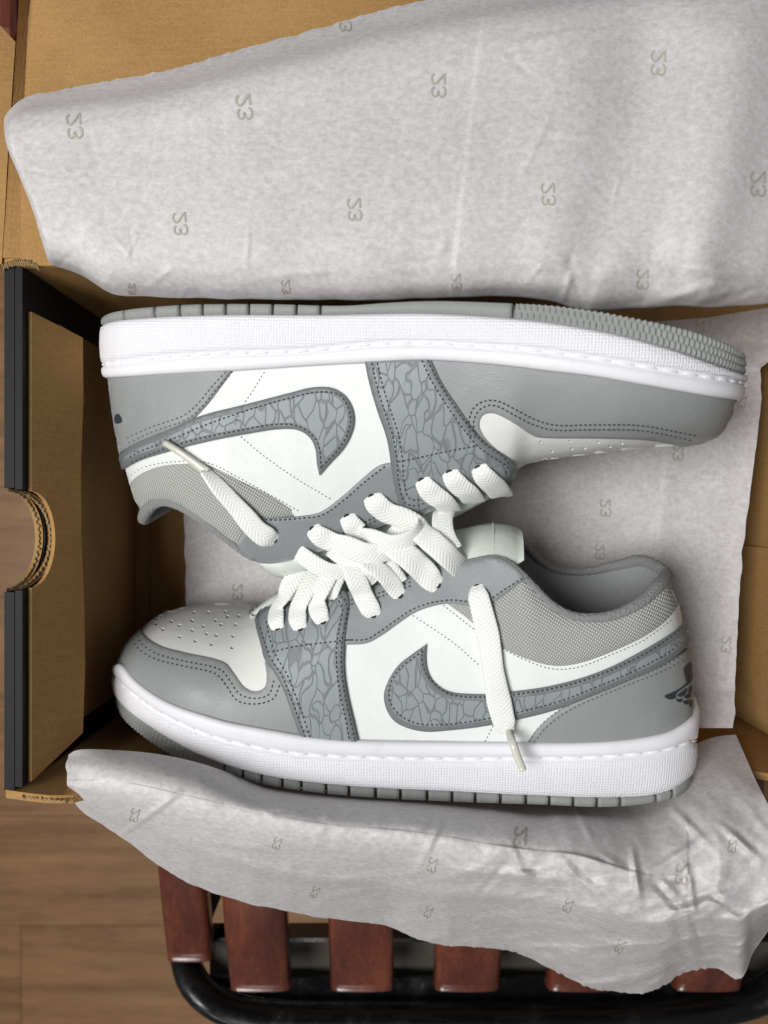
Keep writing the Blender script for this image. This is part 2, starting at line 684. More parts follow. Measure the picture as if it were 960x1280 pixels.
# end wall with finger notch: outer board, inner board, glued kraft flap
ew = extrude_poly('end_wall', notch(0.0196, 0.026, YF, YB, -0.002, RIM), XL - 0.0046, XL - 0.00085, M_black, boxo)
extrude_poly('inner_board', notch(0.0190, 0.0285, YF + 0.001, YB - 0.001, 0.0005, RIM - 0.0003), XL - 0.0008, XL + 0.0020, M_black, ew)
zf1 = RIM - 0.0045
dn = 0.0245
fl = [(YF + 0.0015, zf1), (YF + 0.013, zf1 - dn)] + [(YF + 0.013 + (0.072 - YF - 0.013) * k / 6, zf1 - dn - 0.0012 * math.sin(k * 1.3)) for k in range(1, 6)] + [(0.072, zf1 - dn), (0.0762, zf1)]
nn = [(NY + 0.0185, zf1)] + [(NY + 0.0185 * math.cos(math.pi * k / 16), zf1 - 0.0108 * math.sin(math.pi * k / 16)) for k in range(1, 16)] + [(NY - 0.0185, zf1)]
flap = extrude_poly('inner_flap', fl + nn, XL + 0.0022, XL + 0.0036, M_kraft, ew)
for vert in flap.data.vertices:      # hinged at the rim, hanging away from the wall
    dz = zf1 - (vert.co.z + parent_origin(ew).z)
    vert.co.x += dz * 0.40
zf0 = 0.056
v, f = box_geo(XL + 0.0021, XL + 0.0027, YF + 0.012, 0.078, 0.0035, zf0 + 0.045)
mesh_obj('lower_lining', v, f, M_kraft, ew, False)
# fluted cut edge round the notch
for (xa, ry, rz, nm) in ((XL - 0.0030, 0.0193, 0.0258, 'cut_edge'), (XL + 0.0006, 0.0187, 0.0283, 'cut_edge')):
    vs, fs = [], []
    N = 150
    for k in range(N + 1):
        a = math.pi * k / N
        y = NY + ry * math.cos(a); z = RIM - rz * math.sin(a)
        wv = 0.0007 * (0.55 + 0.9 * noise.noise((k * .11, ry * 900, 0))) * math.sin(k * 0.95 + 2.0 * noise.noise((k * .05, 3, ry * 500)))
        for dx in (-0.00035, 0.00035):
            for dr in (0.0, 0.0012):
                vs.append((xa + wv + dx, y - dr * math.cos(a), z + dr * math.sin(a)))
        if k:
            b = (k - 1) * 4; c = k * 4
            for q1, q2 in ((0, 1), (1, 3), (3, 2), (2, 0)):
                fs.append((b + q1, b + q2, c + q2, c + q1))
    mesh_obj(nm, vs, fs, M_kraft_edge, ew)
    vs, fs = [], []
    for k in range(41):
        a = math.pi * k / 40
        y = NY + ry * math.cos(a); z = RIM - rz * math.sin(a)
        for dx in (-0.0017, 0.0015):
            vs.append((xa + dx, y - 0.0004 * math.cos(a), z + 0.0004 * math.sin(a)))
        if k:
            fs.append((2 * k - 2, 2 * k - 1, 2 * k + 1, 2 * k))
    mesh_obj('cut_face', vs, fs, M_kraft, ew)
# right end wall with its own glued flap
v, f = box_geo(XR, XR + 0.004, YF, YB, -0.002, RIM)
rw = mesh_obj('end_wall', v, f, M_kraft, boxo, False)
v, f = box_geo(XR - 0.0018, XR - 0.0003, YF + 0.004, W3(0, 690, 0.10).y, 0.004, RIM - 0.006)
mesh_obj('inner_flap', v, f, M_kraft, rw, False)


# long walls: the front one is bowed outward by the shoes
def long_wall(name, y, bow, mat, sgn, z1=RIM, dip=0.0):
    vs, fs = [], []
    nx, nz = 40, 10
    for side in (0, 1):
        for i in range(nx + 1):
            s = i / nx
            x = XL - 0.004 + (XR - XL + 0.008) * s
            b = math.sin(math.pi * s) ** 0.8 * bow
            for k in range(nz + 1):
                z = -0.002 + (z1 - dip * min(1, max(0, (s - .07) / .10), max(0, (1.0 - s) / .13)) + 0.002) * k / nz
                vs.append((x, y + sgn * (b * (k / nz) ** 1.5 + side * 0.003), z))
    o = (nx + 1) * (nz + 1)
    g = lambda s, i, k: s * o + i * (nz + 1) + k
    for i in range(nx):
        for k in range(nz):
            for s in (0, 1):
                q = (g(s, i, k), g(s, i + 1, k), g(s, i + 1, k + 1), g(s, i, k + 1))
                fs.append(q if s else q[::-1])
        fs.append((g(0, i, nz), g(0, i + 1, nz), g(1, i + 1, nz), g(1, i, nz)))
    fs += [(g(0, 0, k), g(0, 0, k + 1), g(1, 0, k + 1), g(1, 0, k)) for k in range(nz)]
    return mesh_obj(name, vs, fs, mat, boxo, False)


fw = long_wall('front_wall', YF, 0.009, M_kraft, -1, RIM, 0.042)
bw = long_wall('back_wall', YB, 0.004, M_kraft, 1)
# fluted top edge of the front wall
vs, fs = [], []
for k in range(260):
    s = k / 259
    x = XL + 0.002 + 0.030 * s
    ss = (x - (XL - 0.004)) / (XR - XL + 0.008)
    zd = 0.042 * min(1, max(0, (ss - .07) / .10))
    yy = YF - 0.0015 - math.sin(math.pi * ss) ** 0.8 * 0.009 + 0.00045 * (0.6 + noise.noise((k * .07, 5, 0))) * math.sin(k * 0.42 + 2.5 * noise.noise((k * .03, 9, 0)))
    for dy in (-0.0003, 0.0003):
        for dz in (0.0, 0.0014):
            vs.append((x, yy + dy, RIM - zd - 0.0006 + dz + 0.0009 * noise.noise((k * 0.08, 0, 0))))
    if k:
        b = (k - 1) * 4; c = k * 4
        for q1, q2 in ((0, 1), (1, 3), (3, 2), (2, 0)):
            fs.append((b + q1, b + q2, c + q2, c + q1))
mesh_obj('cut_edge', vs, fs, M_kraft_edge, fw)


# lid folded back from the rear rim, drooping a little
def sheet(name, corners, nx, ny, thick, mat, parent, wob=0.0006):
    c = [Vector(p) for p in corners]
    vs, fs = [], []
    for s in (0, 1):
        for i in range(nx + 1):
            for j in range(ny + 1):
                a, b = i / nx, j / ny
                p = (c[0] * (1 - a) + c[1] * a) * (1 - b) + (c[3] * (1 - a) + c[2] * a) * b
                p = p + Vector((0, 0, wob * noise.noise(p * 30) - s * thick))
                vs.append(p)
    o = (nx + 1) * (ny + 1)
    g = lambda s, i, j: s * o + i * (ny + 1) + j
    for i in range(nx):
        for j in range(ny):
            fs.append((g(0, i, j), g(0, i + 1, j), g(0, i + 1, j + 1), g(0, i, j + 1)))
            fs.append((g(1, i, j), g(1, i, j + 1), g(1, i + 1, j + 1), g(1, i + 1, j)))
        for j, fl_ in ((0, 0), (ny, 1)):
            q = (g(0, i, j), g(1, i, j), g(1, i + 1, j), g(0, i + 1, j)); fs.append(q)
    for j in range(ny):
        for i in (0, nx):
            fs.append((g(0, i, j), g(0, i, j + 1), g(1, i, j + 1), g(1, i, j)))
    return mesh_obj(name, vs, fs, mat, parent, False)


lid = sheet('lid', [W3(5, 332, RIM + 0.001), W3(1085, 332, RIM + 0.001), W3(1070, -60, 0.112), W3(44, -60, 0.112)], 24, 14, 0.003, M_kraft, boxo)
sheet('lid_side_wall', [W3(3, 322, RIM + 0.0018), W3(28, 322, RIM + 0.0005), W3(48, -60, 0.108), W3(28, -60, 0.118)], 4, 12, 0.002, M_kraft, lid)
sheet('lid_ear', [W3(-40, 330, RIM - 0.008), W3(2, 330, RIM - 0.003), W3(19, 52, 0.100), W3(-30, 0, 0.100)], 4, 10, 0.002, M_kraft, lid)
# torn fluted hinge corner
vs, fs = [], []
for k in range(90):
    s = k / 89
    p = W3(2 + 46 * s, 334 - 7 * math.sin(s * 3.1) + 3 * noise.noise((k * .3, 2, 0)), RIM + 0.0015)
    wv = 0.0009 * math.sin(k * 1.2)
    for dz in (0.0, 0.0016):
        for dy in (-0.00035, 0.00035):
            vs.append((p.x, p.y + wv + dy, p.z - dz))
    if k:
        b = (k - 1) * 4; c = k * 4
        for q1, q2 in ((0, 1), (1, 3), (3, 2), (2, 0)):
            fs.append((b + q1, b + q2, c + q2, c + q1))
mesh_obj('cut_edge', vs, fs, M_kraft_edge, lid)


# ------------------------------------------------------------------ sneakers
class Shoe:
    def __init__(s, root, O, U0, V0, roll, tilt, yaw, bend, L, plan):
        s.root = root
        s.bend = bend
        U = Vector((U0 * math.cos(tilt) * math.cos(yaw), math.cos(tilt) * math.sin(yaw), math.sin(tilt)))
        Z = Vector((0, 0, 1))
        n0 = (Z - U * Z.dot(U)).normalized()
        V0 = n0.cross(U) if n0.cross(U).y * V0 > 0 else -n0.cross(U)
        s.U = U
        s.V = V0 * math.cos(roll) + n0 * math.sin(roll)
        s.W = -V0 * math.sin(roll) + n0 * math.cos(roll)
        s.O = Vector(O)
        s.L = L
        pts = resample(catmull([(x * L, w) for x, w in plan], 12), n=401)
        s.plan = pts
        d = np.r_[0, np.cumsum(np.linalg.norm(np.diff(pts, axis=0), axis=1))]
        s.arc = d[-1]
        tg = np.gradient(pts, axis=0)
        tg /= np.linalg.norm(tg, axis=1)[:, None]
        s.pn = np.stack([tg[:, 1] * -1, tg[:, 0]], 1)      # outward normal in (u, w)
        s.pn[0] = (-1, 0); s.pn[-1] = (1, 0)
        s.T = np.linspace(0, 1, 401)
        s.pieces = []
        root.location = s.O

    def cl(s, u):
        """sideways sweep of the centre line towards the big toe"""
        return s.bend * max(0.0, (u / s.L - 0.5) / 0.5) ** 2

    def world(s, u, v, w):
        return s.O + s.U * u + s.V * v + s.W * (w + s.cl(u))

    def local(s, P):
        d = Vector(P) - s.O
        u = d.dot(s.U)
        return (u, d.dot(s.V), d.dot(s.W) - s.cl(u))

    def at(s, px, py, w):
        """local point on the plane w = const seen at a pixel"""
        d = rdir(px, py)
        c = 0.0
        for _ in range(6):
            k = (w + c - (CAM - s.O).dot(s.W)) / d.dot(s.W)
            p = s.local(CAM + d * k)
            c = s.cl(p[0])
        return (p[0], p[1], w)

    def trace(s, pts, ins=0.0):
        """pixels along the near side wall of the sole -> v(t)"""
        out = []
        d0 = CAM
        P = s.plan - s.pn * ins
        for px, py in catmull(pts, 4):
            d = rdir(px, py)
            best = None
            for i in range(401):
                q = s.world(P[i, 0], 0, P[i, 1])
                # closest approach of line q + a V and ray CAM + b d
                r = q - CAM
                vv = s.V
                b_ = vv.dot(d)
                den = 1 - b_ * b_
                a = (b_ * d.dot(r) - vv.dot(r)) / den
                bb = (d.dot(r) - b_ * vv.dot(r)) / den
                dist = ((q + vv * a) - (CAM + d * bb)).length
                if best is None or dist < best[0]:
                    best = (dist, s.T[i], a)
            out.append((best[1], best[2]))
        out.sort()
        t = np.array([o[0] for o in out]); a = np.array([o[1] for o in out])
        vv = np.interp(s.T, t, a)
        k = np.ones(13) / 13
        vp = np.r_[np.full(6, vv[0]), vv, np.full(6, vv[-1])]
        return np.convolve(vp, k, 'valid')

    def ring(s, ins, v, idx):
        """closed loop round the sole; idx = indices along the near half"""
        near = [(s.plan[i, 0] - s.pn[i, 0] * ins, v[i], max(0.0, s.plan[i, 1] - s.pn[i, 1] * ins), s.T[i] * s.arc) for i in idx]
        far = [(u, vv, -w, -ta) for (u, vv, w, ta) in near[1:-1]][::-1]
        return near + far


def loops_mesh(shoe, name, loops, mask, mat, parent, cap=None):
    n = len(loops[0])
    vs, fs, tv = [], [], []
    for lp, mk in zip(loops, mask):
        for (u, v, w, ta) in lp:
            vs.append(shoe.world(u, v, w)); tv.append((ta, v, mk))
    for r in range(len(loops) - 1):
        for k in range(n):
            k2 = (k + 1) % n
            fs.append((r * n + k, r * n + k2, (r + 1) * n + k2, (r + 1) * n + k))
    if cap is not None:      # close across the shoe between near and far halves
        h = n // 2
        b = cap * n
        for k in range(1, h):
            a1, a2 = k, k + 1
            c1, c2 = n - k, n - k - 1
            if a2 == c2: fs.append((b + a1, b + a2, b + c1))
            else: fs.append((b + a1, b + a2, b + c2, b + c1))
        fs.append((b, b + 1, b + n - 1))
    return mesh_obj(name, vs, fs, mat, parent, True, {'tv': ('FLOAT_VECTOR', tv)})


def capsule(P, T, N, ln, wd, ht):
    """low relief stitch: vertices and faces"""
    B = T.cross(N).normalized()
    vs = [P - T * ln / 2 - N * ht * .3]
    for a, sc in ((-0.28, 0.9), (0.28, 0.9)):
        for k in range(5):
            th = math.pi * k / 4
            vs.append(P + T * ln * a + B * math.cos(th) * wd / 2 * sc + N * (math.sin(th) * ht * sc - ht * .25))
    vs.append(P + T * ln / 2 - N * ht * .3)
    fs = []
    for k in range(4):
        fs.append((0, 1 + k + 1, 1 + k))
        fs.append((1 + k, 1 + k + 1, 6 + k + 1, 6 + k))
        fs.append((11, 6 + k, 6 + k + 1))
    return vs, fs


PLAN = [(0, 0), (0.006, 0.0125), (0.025, 0.0225), (0.065, 0.0300), (0.14, 0.0345), (0.25, 0.0358), (0.40, 0.0365), (0.55, 0.0412),
        (0.68, 0.0465), (0.76, 0.0480), (0.84, 0.0460), (0.91, 0.0390), (0.955, 0.0295), (0.985, 0.0175), (0.997, 0.0075), (1, 0)]


def build_sole(s, feather, groove, bottom, outer, notches, knurl_px, toe_first):
    vf = s.trace(feather, 0.001)
    vg = s.trace(groove)
    vb = s.trace(bottom)
    vo = s.trace(outer, 0.001)
    s.vf, s.vg, s.vb, s.vo = vf, vg, vb, vo
    idx = list(range(0, 401, 2))
    ins_v = [(0.0075, vf - 0.0020, 0), (0.0036, vf - 0.0006, 0), (0.0018, vf + 0.0001, 0), (0.0007, vf - 0.0006, 0), (0.0001, vf - 0.0018, 0),
             (0, vf * .45 + vg * .55, 0), (0.0001, vg + 0.0016, 0), (0.0011, vg + 0.0006, 0), (0.0011, vg - 0.0002, 0), (0.0000, vg - 0.0010, .4),
             (-0.0004, vg * .8 + vb * .2, 1), (-0.0006, vg * .5 + vb * .5, 1), (-0.0004, vg * .2 + vb * .8, 1), (0.0, vb + 0.0010, 1), (0.0012, vb, 0), (0.008, vb + .001, 0)]
    mid = loops_mesh(s, 'midsole', [s.ring(i, v, idx) for i, v, _ in ins_v], [m for _, _, m in ins_v], M_mid, s.root)
    # thread lying in the groove
    vs, fs = [], []
    step = 0.0078
    a = 0.004
    while a < s.arc - 0.004:
        t = a / s.arc
        i = int(t * 400)
        def P(tt):
            x = min(max(tt * 400, 0), 399.99); k = int(x); fr = x - k
            pl = (s.plan[k] - s.pn[k] * 0.0006) * (1 - fr) + (s.plan[k + 1] - s.pn[k + 1] * 0.0006) * fr
            g = vg[k] * (1 - fr) + vg[k + 1] * fr
            return s.world(pl[0], g + 0.0002, pl[1])
        p0, p1 = P(t - 0.0026 / s.arc), P(t + 0.0026 / s.arc)
        N = (s.U * s.pn[i, 0] + s.W * s.pn[i, 1]).normalized()
        cv, cf = capsule((p0 + p1) / 2, (p1 - p0).normalized(), N, 0.0060, 0.0011, 0.0008)
        b = len(vs); vs += cv; fs += [tuple(q + b for q in ff) for ff in cf]
        a += step
    tag(mesh_obj('midsole_stitching', vs, fs, M_thread_w, mid), kind='stuff')
    # outsole
    out = loops_mesh(s, 'outsole', [s.ring(0.0022, vb + 0.0005, idx), s.ring(0.0026, vo * .85 + vb * .15, idx), s.ring(0.012, vo * .9 + vb * .1, idx)],
                     [0, 0, 0], M_outdark, s.root, cap=2)
    # tread blocks between the notches on the near edge
    tn = []
    for px in notches:
        yy = np.interp(px, *zip(*sorted(outer))) if True else 0
        d = rdir(px, yy)
        best = min(range(401), key=lambda i: ((s.world(s.plan[i, 0], vo[i], s.plan[i, 1]) - CAM).normalized() - d).length)
        tn.append(best / 400)
    tn.sort()

    def block(t0, t1, nm, gap=0.0006, kn=False):
        g = gap / s.arc
        n = max(3, int((t1 - t0) * s.arc / (0.0004 if kn else 0.0015)))
        rows = [(0.0012, 0.0), (0.0004, 0.12), (0.0002, 0.5), (0.0004, 0.88), (0.0012, 1.0), (0.010, 1.0)]
        if kn:
            rows = [(0.0012, 0.0)] + [(0.0003, k / 22) for k in range(1, 22)] + [(0.0010, 1.0), (0.010, 1.0)]
        vs, fs = [], []
        for i in range(n + 1):
            t = t0 + g + (t1 - t0 - 2 * g) * i / n
            x = min(t * 400, 399.999); k = int(x); fr = x - k
            pl = s.plan[k] * (1 - fr) + s.plan[k + 1] * fr
            pn = s.pn[k] * (1 - fr) + s.pn[k + 1] * fr
            a_ = vb[k] * (1 - fr) + vb[k + 1] * fr
            b_ = vo[k] * (1 - fr) + vo[k + 1] * fr
            for r, (ins, q) in enumerate(rows):
                if kn and 0 < r < len(rows) - 1:
                    ph = t * s.arc / 0.0021 * 2 * math.pi
                    hgt = (b_ - a_) * q / 0.0026 * 2 * math.pi
                    ins = ins + 0.0006 * (1 - math.sin(ph + (math.pi if math.sin(hgt * .5) > 0 else 0)) * abs(math.sin(hgt * .5)))
                q2 = q
                if kn and r >= len(rows) - 2:
                    q2 = 1.0 + 0.03 * math.sin(t * s.arc / 0.0021 * 2 * math.pi)
                u, w = pl - pn * ins
                vs.append(s.world(u, a_ + (b_ - a_) * q2, w))
        m = len(rows)
        for i in range(n):
            for r in range(m - 1):
                fs.append((i * m + r, (i + 1) * m + r, (i + 1) * m + r + 1, i * m + r + 1))
        fs.append(tuple(range(m))); fs.append(tuple(range(n * m, n * m + m))[::-1])
        return mesh_obj(nm, vs, fs, M_out, out)
    ed = [0.0] + tn
    for a_, b_ in zip(ed[:-1], ed[1:]):
        if b_ - a_ > 0.004:
            block(a_, b_, 'tread_block')
    block(tn[-1], 1.0, 'toe_tread', kn=True)


def build_upper(s, keys, nridge, kdome, bulge):
    """keys: (px, py, w) along the near top line, heel centre first, toe ridge last"""
    Q = [s.at(px, py, w) for px, py, w in keys]
    Q = np.array(catmull(Q, 10))
    u = np.maximum.accumulate(Q[:, 0] + np.arange(len(Q)) * 1e-7)
    Q[:, 0] = u
    ui = (u - u[0]) / (u[-1] - u[0])
    INS = 0.0042
    Fp = s.plan - s.pn * INS
    Fp[:, 1] = np.maximum(Fp[:, 1], 0); Fp[0, 1] = Fp[-1, 1] = 0
    fu = np.maximum.accumulate(Fp[:, 0] + np.arange(401) * 1e-9)
    fi = (fu - fu[0]) / (fu[-1] - fu[0])
    tq = np.interp(ui, fi, s.T)
    # spread the matching near both ends so rows fan out evenly
    n, m = 180, 36
    tt = np.linspace(0, 1, n + 1)
    Qt = np.stack([np.interp(tt, tq, Q[:, k]) for k in range(3)], 1)
    Ft = np.stack([np.interp(tt, s.T, Fp[:, 0]), np.interp(tt, s.T, s.vf - 0.0045), np.interp(tt, s.T, Fp[:, 1])], 1)
    kd = np.interp(tt, *zip(*kdome))
    bl = np.interp(tt, *zip(*bulge))
    pn = np.stack([np.interp(tt, s.T, s.pn[:, k]) for k in range(2)], 1)
    s.Qt, s.tt = Qt, tt
    grid = np.zeros((n + 1, m + 1, 3))
    for j in range(m + 1):
        r = j / m
        side = Ft * (1 - r) + Qt * r
        b = 4 * r * (1 - r) * bl
        side = side + np.stack([pn[:, 0] * b, b * 0, pn[:, 1] * b], 1)
        th = r * math.pi / 2
        c, sn = math.cos(th), math.sin(th)
        cc = c ** 0.82 if c > 1e-9 else 0
        ss = sn ** 0.95
        dome = np.stack([Qt[:, 0] + (Ft[:, 0] - Qt[:, 0]) * cc, Ft[:, 1] + (Qt[:, 1] - Ft[:, 1]) * ss, Qt[:, 2] + (Ft[:, 2] - Qt[:, 2]) * cc], 1)
        grid[:, j] = side * (1 - kd)[:, None] + dome * kd[:, None]
    s.grid = grid
    V = [s.world(*grid[i, j]) for i in range(n + 1) for j in range(m + 1)]
    VF = [s.world(grid[i, j][0], grid[i, j][1], -grid[i, j][2]) for i in range(n + 1) for j in range(m + 1)]
    g = lambda i, j: i * (m + 1) + j
    fn = [(g(i, j), g(i + 1, j), g(i + 1, j + 1), g(i, j + 1)) for i in range(n) for j in range(m)]
    # outward orientation
    i0 = g(n // 2, m // 2)
    nrm = (V[g(n // 2 + 1, m // 2)] - V[i0]).cross(V[g(n // 2, m // 2 + 1)] - V[i0])
    if nrm.dot(s.W) < 0:
        fn = [q[::-1] for q in fn]
    o = len(V)
    ff = [tuple(k + o for k in q)[::-1] for q in fn]
    s.bvh_near = BVHTree.FromPolygons([tuple(p) for p in V], fn)
    # full surface; on the vamp both halves share the ridge
    s.bvh_full = BVHTree.FromPolygons([tuple(p) for p in V + VF], fn + ff)
    s.base_near = (V, fn)
    tr = s.t_ridge = np.interp(keys_u(s, keys, nridge), u, tq)
    body = mesh_obj('upper_body', V + VF, fn + ff, M_grey, s.root)
    me = body.data
    me.materials.append(M_vamp)
    me.materials.append(M_perf_shade)
    for k, p in enumerate(me.polygons):
        kk = k % len(fn)
        i, j = divmod(kk, m)
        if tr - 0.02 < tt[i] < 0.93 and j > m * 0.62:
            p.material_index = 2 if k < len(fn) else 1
    s.body = body
    # lining and piping from the heel to the throat
    it = int(tr * n) - 6
    vs, fs = [], []
    rows = 8
    for sg in (1, -1):
        b0 = len(vs)
        for i in range(it + 1):
            q = Qt[i]
            nx, nw = pn[i]
            for r in range(rows + 1):
                a = r / rows
                dep = q[1] - a * (q[1] - 0.020)
                inw = 0.0035 * min(1, a * 4) - 0.002 * max(0, a - .25)
                hw = max(q[2] - nw * inw * 1.0, 0.0)
                uu = q[0] - nx * inw
                vs.append(s.world(uu, dep, sg * hw))
        for i in range(it):
            for r in range(rows):
                q = (b0 + i * (rows + 1) + r, b0 + (i + 1) * (rows + 1) + r, b0 + (i + 1) * (rows + 1) + r + 1, b0 + i * (rows + 1) + r + 1)
                fs.append(q if sg == 1 else q[::-1])
    s.lining = mesh_obj('lining', vs, fs, M_lining, s.root)
    # insole
    vs, fs = [], []
    for i in range(it + 1):
        q = Qt[i]
        for sg in (1, -1):
            vs.append(s.world(q[0], 0.0205, sg * (q[2] - 0.002)))
        if i: fs.append((2 * i - 2, 2 * i - 1, 2 * i + 1, 2 * i))
    mesh_obj('insole', vs, fs, M_lining, s.root)
    s.it = it
    return body


def keys_u(s, keys, i):
    return s.at(*keys[i])[0]


def cast(s, px, py, full=False, bvh=None):
    d = rdir(px, py)
    b = bvh or (s.bvh_full if full else s.bvh_near)
    h = b.ray_cast(CAM, d)
    if h[0] is not None:
        n = h[1]
        if n.dot(d) > 0: n = -n
        return h[0], n
    best = None
    for k in range(40):
        z = 0.02 + 0.14 * k / 39
        p = CAM + d * ((H - z) / -d.z)
        r = b.find_nearest(p)
        if r[0] is not None and (best is None or r[3] < best[3]):
            best = r
    return best[0], best[1]


def panel(s, name, poly, th, mat, parent=None, full=False, holes=(), mirror=False, puff=0.0, grid=5.0, base=-0.0006):
    P = smooth_poly(poly, 2.6)
    # drop accidental duplicates
    keep = [i for i in range(len(P)) if np.linalg.norm(P[i] - P[i - 1]) > 0.3]
    P = P[keep]
    lo, hi = P.min(0), P.max(0)
    xs = np.arange(lo[0], hi[0], grid); ys = np.arange(lo[1], hi[1], grid * .866)
    G_ = np.array([(x + (grid / 2 if j % 2 else 0), y) for j, y in enumerate(ys) for x in xs])
    ok = pip(G_, P)
    G_ = G_[ok]
    d = pdist(G_, P)
    G_ = G_[d > 3.6]
    # inner ring 1.8 px inside the edge
    tg = np.roll(P, -1, 0) - np.roll(P, 1, 0)
    tg /= np.linalg.norm(tg, axis=1)[:, None] + 1e-9
    area = 0.5 * np.sum(P[:, 0] * np.roll(P[:, 1], -1) - np.roll(P[:, 0], -1) * P[:, 1])
    nr = np.stack([-tg[:, 1], tg[:, 0]], 1) * (1 if area > 0 else -1)
    R = P + nr * 1.7
    okr = pip(R, P) & (pdist(R, P) > 1.3)
    R = R[okr]
    co = [Vector(p) for p in P]
    ed = [(i, (i + 1) % len(P)) for i in range(len(P))]
    hc = []
    for (hx, hy, hr) in holes:
        b = len(co)
        m = 9
        for k in range(m):
            a = 2 * math.pi * k / m
            co.append(Vector((hx + hr * math.cos(a), hy + hr * math.sin(a) * 0.85)))
        ed += [(b + k, b + (k + 1) % m) for k in range(m)]
        hc.append((hx, hy, hr))
    for p in list(R) + list(G_):
        if all((p[0] - hx) ** 2 + (p[1] - hy) ** 2 > (hr + 1.2) ** 2 for hx, hy, hr in hc):
            co.append(Vector(p))
    vv, _, tri, *_ = delaunay_2d_cdt(co, ed, [], 0, 1e-4)
    A = np.array([tuple(p) for p in vv])
    C = np.array([A[list(t)].mean(0) for t in tri])
    ok = pip(C, P)
    for hx, hy, hr in hc:
        ok &= ~(((C[:, 0] - hx) ** 2 + ((C[:, 1] - hy) / 0.85) ** 2) < (hr * 0.98) ** 2)
    tri = [t for t, o in zip(tri, ok) if o]
    used = sorted({k for t in tri for k in t})
    mp = {k: i for i, k in enumerate(used)}
    A = A[used]
    tri = [tuple(mp[k] for k in t) for t in tri]
    dd = pdist(A, P)
    vs, lc, edge = [], [], []
    low = []
    for k, (x, y) in enumerate(A):
        p, n = cast(s, x, y, full)
        e = dd[k]
        h = th * (0.80 if e < 0.6 else 1.0) + puff * min(1.0, e / 14.0) ** 0.6
        vs.append(p + n * h); low.append(p + n * base)
        lc.append(s.local(p)); edge.append(e)
    # faces towards outside
    def fix(t):
        a, b, c = (vs[k] for k in t)
        return t if (b - a).cross(c - a).dot(CAM - a) > 0 else t[::-1]
    tri = [fix(t) for t in tri]
    cnt = {}
    for t in tri:
        for i in range(3):
            e = (t[i], t[(i + 1) % 3])
            cnt[e] = cnt.get(e, 0) + 1
    bd = [e for e in cnt if (e[1], e[0]) not in cnt]
    nb = len(vs)
    lm, um = {}, {}
    fs = list(tri)
    for a, b in bd:          # cut edge: its own vertices, so it shades crisply
        for k in (a, b):
            if k not in lm:
                um[k] = len(vs); vs.append(vs[k].copy()); lc.append(lc[k]); edge.append(0.0)
                lm[k] = len(vs); vs.append(low[k]); lc.append(lc[k]); edge.append(0.0)
        fs.append((um[b], um[a], lm[a], lm[b]))
    at = {'loc': ('FLOAT_VECTOR', lc), 'edge': ('FLOAT', edge)}
    o = mesh_obj(name, vs, fs, mat, parent or s.root, True, at)
    s.pieces.append(([tuple(v) for v in vs[:nb]], tri))
    s._bvh = None
    if mirror:
        ms = []
        for v in vs:
            u, v_, w = s.local(v)
            ms.append(s.world(u, v_, -w))
        mesh_obj(name, ms, [f_[::-1] for f_ in fs], mat, parent or s.root, True, at)
    return o


def top_bvh(s):
    if getattr(s, '_bvh', None) is None:
        V, Fc = list(map(tuple, s.base_near[0])), list(s.base_near[1])
        for vs, tr in s.pieces:
            b = len(V)
            V += vs; Fc += [tuple(k + b for k in t) for t in tr]
        s._bvh = BVHTree.FromPolygons(V, Fc)
    return s._bvh


def stitches(s, name, lines, mat, parent, step=6.0, ln=4.4, wd=2.5, ht=0.0007, px2m=0.00031):
    vs, fs = [], []
    bv = top_bvh(s)
    for line in lines:
        P = resample(catmull(line, 8), step)
        for i in range(len(P)):
            a = P[max(i - 1, 0)]; b = P[min(i + 1, len(P) - 1)]
            t2 = (b - a) / (np.linalg.norm(b - a) + 1e-9)
            p, n = cast(s, P[i][0], P[i][1], bvh=bv)
            q, _ = cast(s, P[i][0] + t2[0] * 2, P[i][1] + t2[1] * 2, bvh=bv)
            T = q - p
            if T.length < 1e-7: continue
            if T.length > 0.004: continue
            T.normalize()
            cv, cf = capsule(p, T, n, ln * px2m * random.uniform(.9, 1.1), wd * px2m, ht)
            k = len(vs); vs += cv; fs += [tuple(x + k for x in f_) for f_ in cf]
    o = mesh_obj(name, vs, fs, mat, parent)
    tag(o, kind='stuff')
    return o


def offset_line(line, d):
    P = resample(catmull(line, 8), 6.0)
    tg = np.gradient(P, axis=0)
    tg /= np.linalg.norm(tg, axis=1)[:, None] + 1e-9
    nr = np.stack([-tg[:, 1], tg[:, 0]], 1)
    return [tuple(p) for p in P + nr * d]


